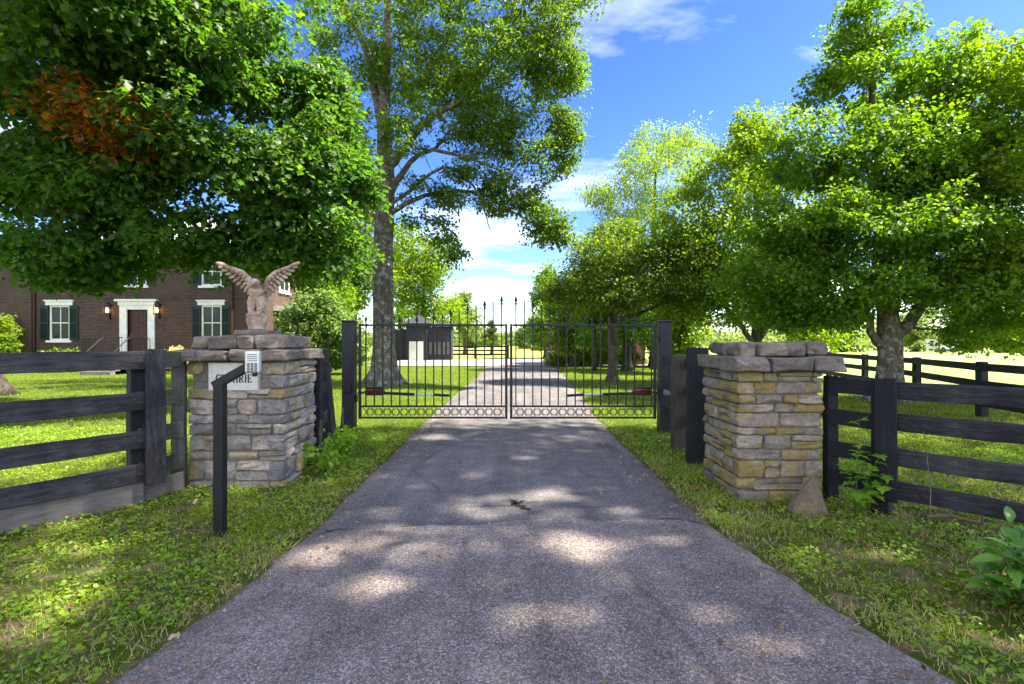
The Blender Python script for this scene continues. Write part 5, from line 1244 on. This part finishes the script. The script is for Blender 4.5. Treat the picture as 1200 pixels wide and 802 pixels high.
# ------------------------------------------------------------------ red brick outbuilding beyond the right hand trees
ou = empty('brick_outbuilding', (5.8,33.5,0), 'low red brick outbuilding half hidden by trees right of the drive', 'building')
ox0, ox1, oy = 2.75, 8.6, 33.0
hol = [(3.2,3.9,0.9,2.0),(6.0,6.7,0.9,2.0),(7.2,8.0,0.0,2.1)]
wall_with_holes('front_wall', ox0, ox1, 0, 2.7, hol, oy, 0.15, M_['redbrick'], ou)
mb = MB(); mb.add([(ox0,oy,0),(ox0,oy+4,0),(ox0,oy+4,2.7),(ox0,oy,2.7)], [(3,2,1,0)]); mb.build('side_wall', M_['redbrick'], ou, I4)
mb = MB(); mb.add([(ox1,oy,0),(ox1,oy+4,0),(ox1,oy+4,2.7),(ox1,oy,2.7)], [(0,1,2,3)]); mb.build('side_wall', M_['redbrick'], ou, I4)
MB().box(ox0-0.12,ox0-0.003,oy-0.10,oy+0.12,0,2.695).build('corner_board', M_['white'], ou, I4)
for h in hol[:2]:
    w = MB().box(h[0],h[0]+0.07,oy+0.03,oy+0.1,h[2],h[3]).box(h[1]-0.07,h[1],oy+0.03,oy+0.1,h[2],h[3]).box(h[0]+0.07,h[1]-0.07,oy+0.031,oy+0.099,h[3]-0.07,h[3]).box(h[0]+0.07,h[1]-0.07,oy+0.031,oy+0.099,h[2],h[2]+0.07).build('window', M_['white'], ou, I4)
    MB().box(h[0]+0.07,h[1]-0.07,oy+0.06,oy+0.07,h[2]+0.07,h[3]-0.07).build('pane', M_['glass'], w, I4)
h = hol[2]; MB().box(h[0],h[1],oy+0.08,oy+0.13,h[2],h[3]).build('door', M_['door'], ou, I4)
mb = MB(); mb.add([(ox0-0.3,oy-0.4,2.702),(ox1+0.3,oy-0.4,2.702),(ox1+0.3,oy+4.4,2.702),(ox0-0.3,oy+4.4,2.702),(ox0-0.3,oy+2,4.0),(ox1+0.3,oy+2,4.0)], [(0,1,5,4),(2,3,4,5),(0,4,3),(1,2,5),(3,2,1,0)])
rf = mb.build('roof', M_['shingle'], ou, I4)
MB().box(3.0,3.5,oy+1.7,oy+2.3,3.6,4.6).build('chimney', M_['redbrick'], rf, I4)
# dark pavilion
pv = empty('garden_pavilion', (-7.9,42,0), 'dark shingled pavilion with a finial behind the oak trunk', 'building')
MB().box(-8.6,-6.9,41.5,43.5,0,3.0).build('wall', M_['shingle'], pv, I4)
MB().box(-6.896,-5.0,41.8,43.6,0,2.75).build('side_wing', M_['shingle'], pv, I4)
MB().box(-10.8,-8.604,41.8,43.6,0,2.5).build('side_wing', M_['shingle'], pv, I4)
MB().box(-8.35,-7.2,41.44,41.496,0.05,1.55).build('door', M_['white'], pv, I4)
for i in range(5): MB().box(-6.75+i*0.36,-6.55+i*0.36,41.76,41.797,0.5,1.5).build('slat', M_['board_w'], pv, I4)
mb = MB(); mb.add([(-8.95,41.2,3.002),(-6.55,41.2,3.002),(-6.55,43.8,3.002),(-8.95,43.8,3.002),(-7.75,42.5,3.75)], [(0,1,4),(1,2,4),(2,3,4),(3,0,4),(3,2,1,0)]); mb.build('roof', M_['shingle'], pv, I4)
mb = MB(); mb.add([(-6.54,41.5,2.752),(-4.8,41.5,2.752),(-4.8,43.9,2.752),(-6.54,43.9,2.752),(-6.4,42.7,3.05),(-5.0,42.7,3.05)], [(0,1,5,4),(1,2,5),(2,3,4,5),(3,0,4),(3,2,1,0)]); mb.build('wing_roof', M_['shingle'], pv, I4)
mb = MB(); mb.lathe([(0.09,3.68),(0.05,3.8),(0.10,3.88),(0.04,3.97),(0.02,4.3)], 8, (-7.75,42.5,0)); mb.build('finial', M_['shingle'], pv, I4)
# white trailer on the far meadow
wt = empty('livestock_trailer', P(1100,400,72)*1.0, 'small white trailer far off on the meadow at the right', 'trailer'); wt.location.z = 0; WM[wt] = T(wt.location.x, 72, 0); tx_ = wt.location.x
MB().box(tx_-1.0,tx_+1.9,71,73,0.5,1.0).box(tx_-1.0,tx_-0.85,71,73,1.0,1.75).box(tx_+1.75,tx_+1.9,71,73,1.0,1.75).box(tx_+0.3,tx_+0.42,71,73,1.0,1.75).box(tx_-1.05,tx_+1.95,70.95,73.05,1.752,1.9).box(tx_-0.85,tx_+0.298,71.0,73,1.0,1.74).build('body', M_['white'], wt, I4)
for s in (-0.2, 1.1):
    mb = MB(); mb.tube([(tx_+s,70.9,0.36),(tx_+s,71.1,0.36)], 0.35, 14); mb.build('wheel', M_['tube'], wt, I4)
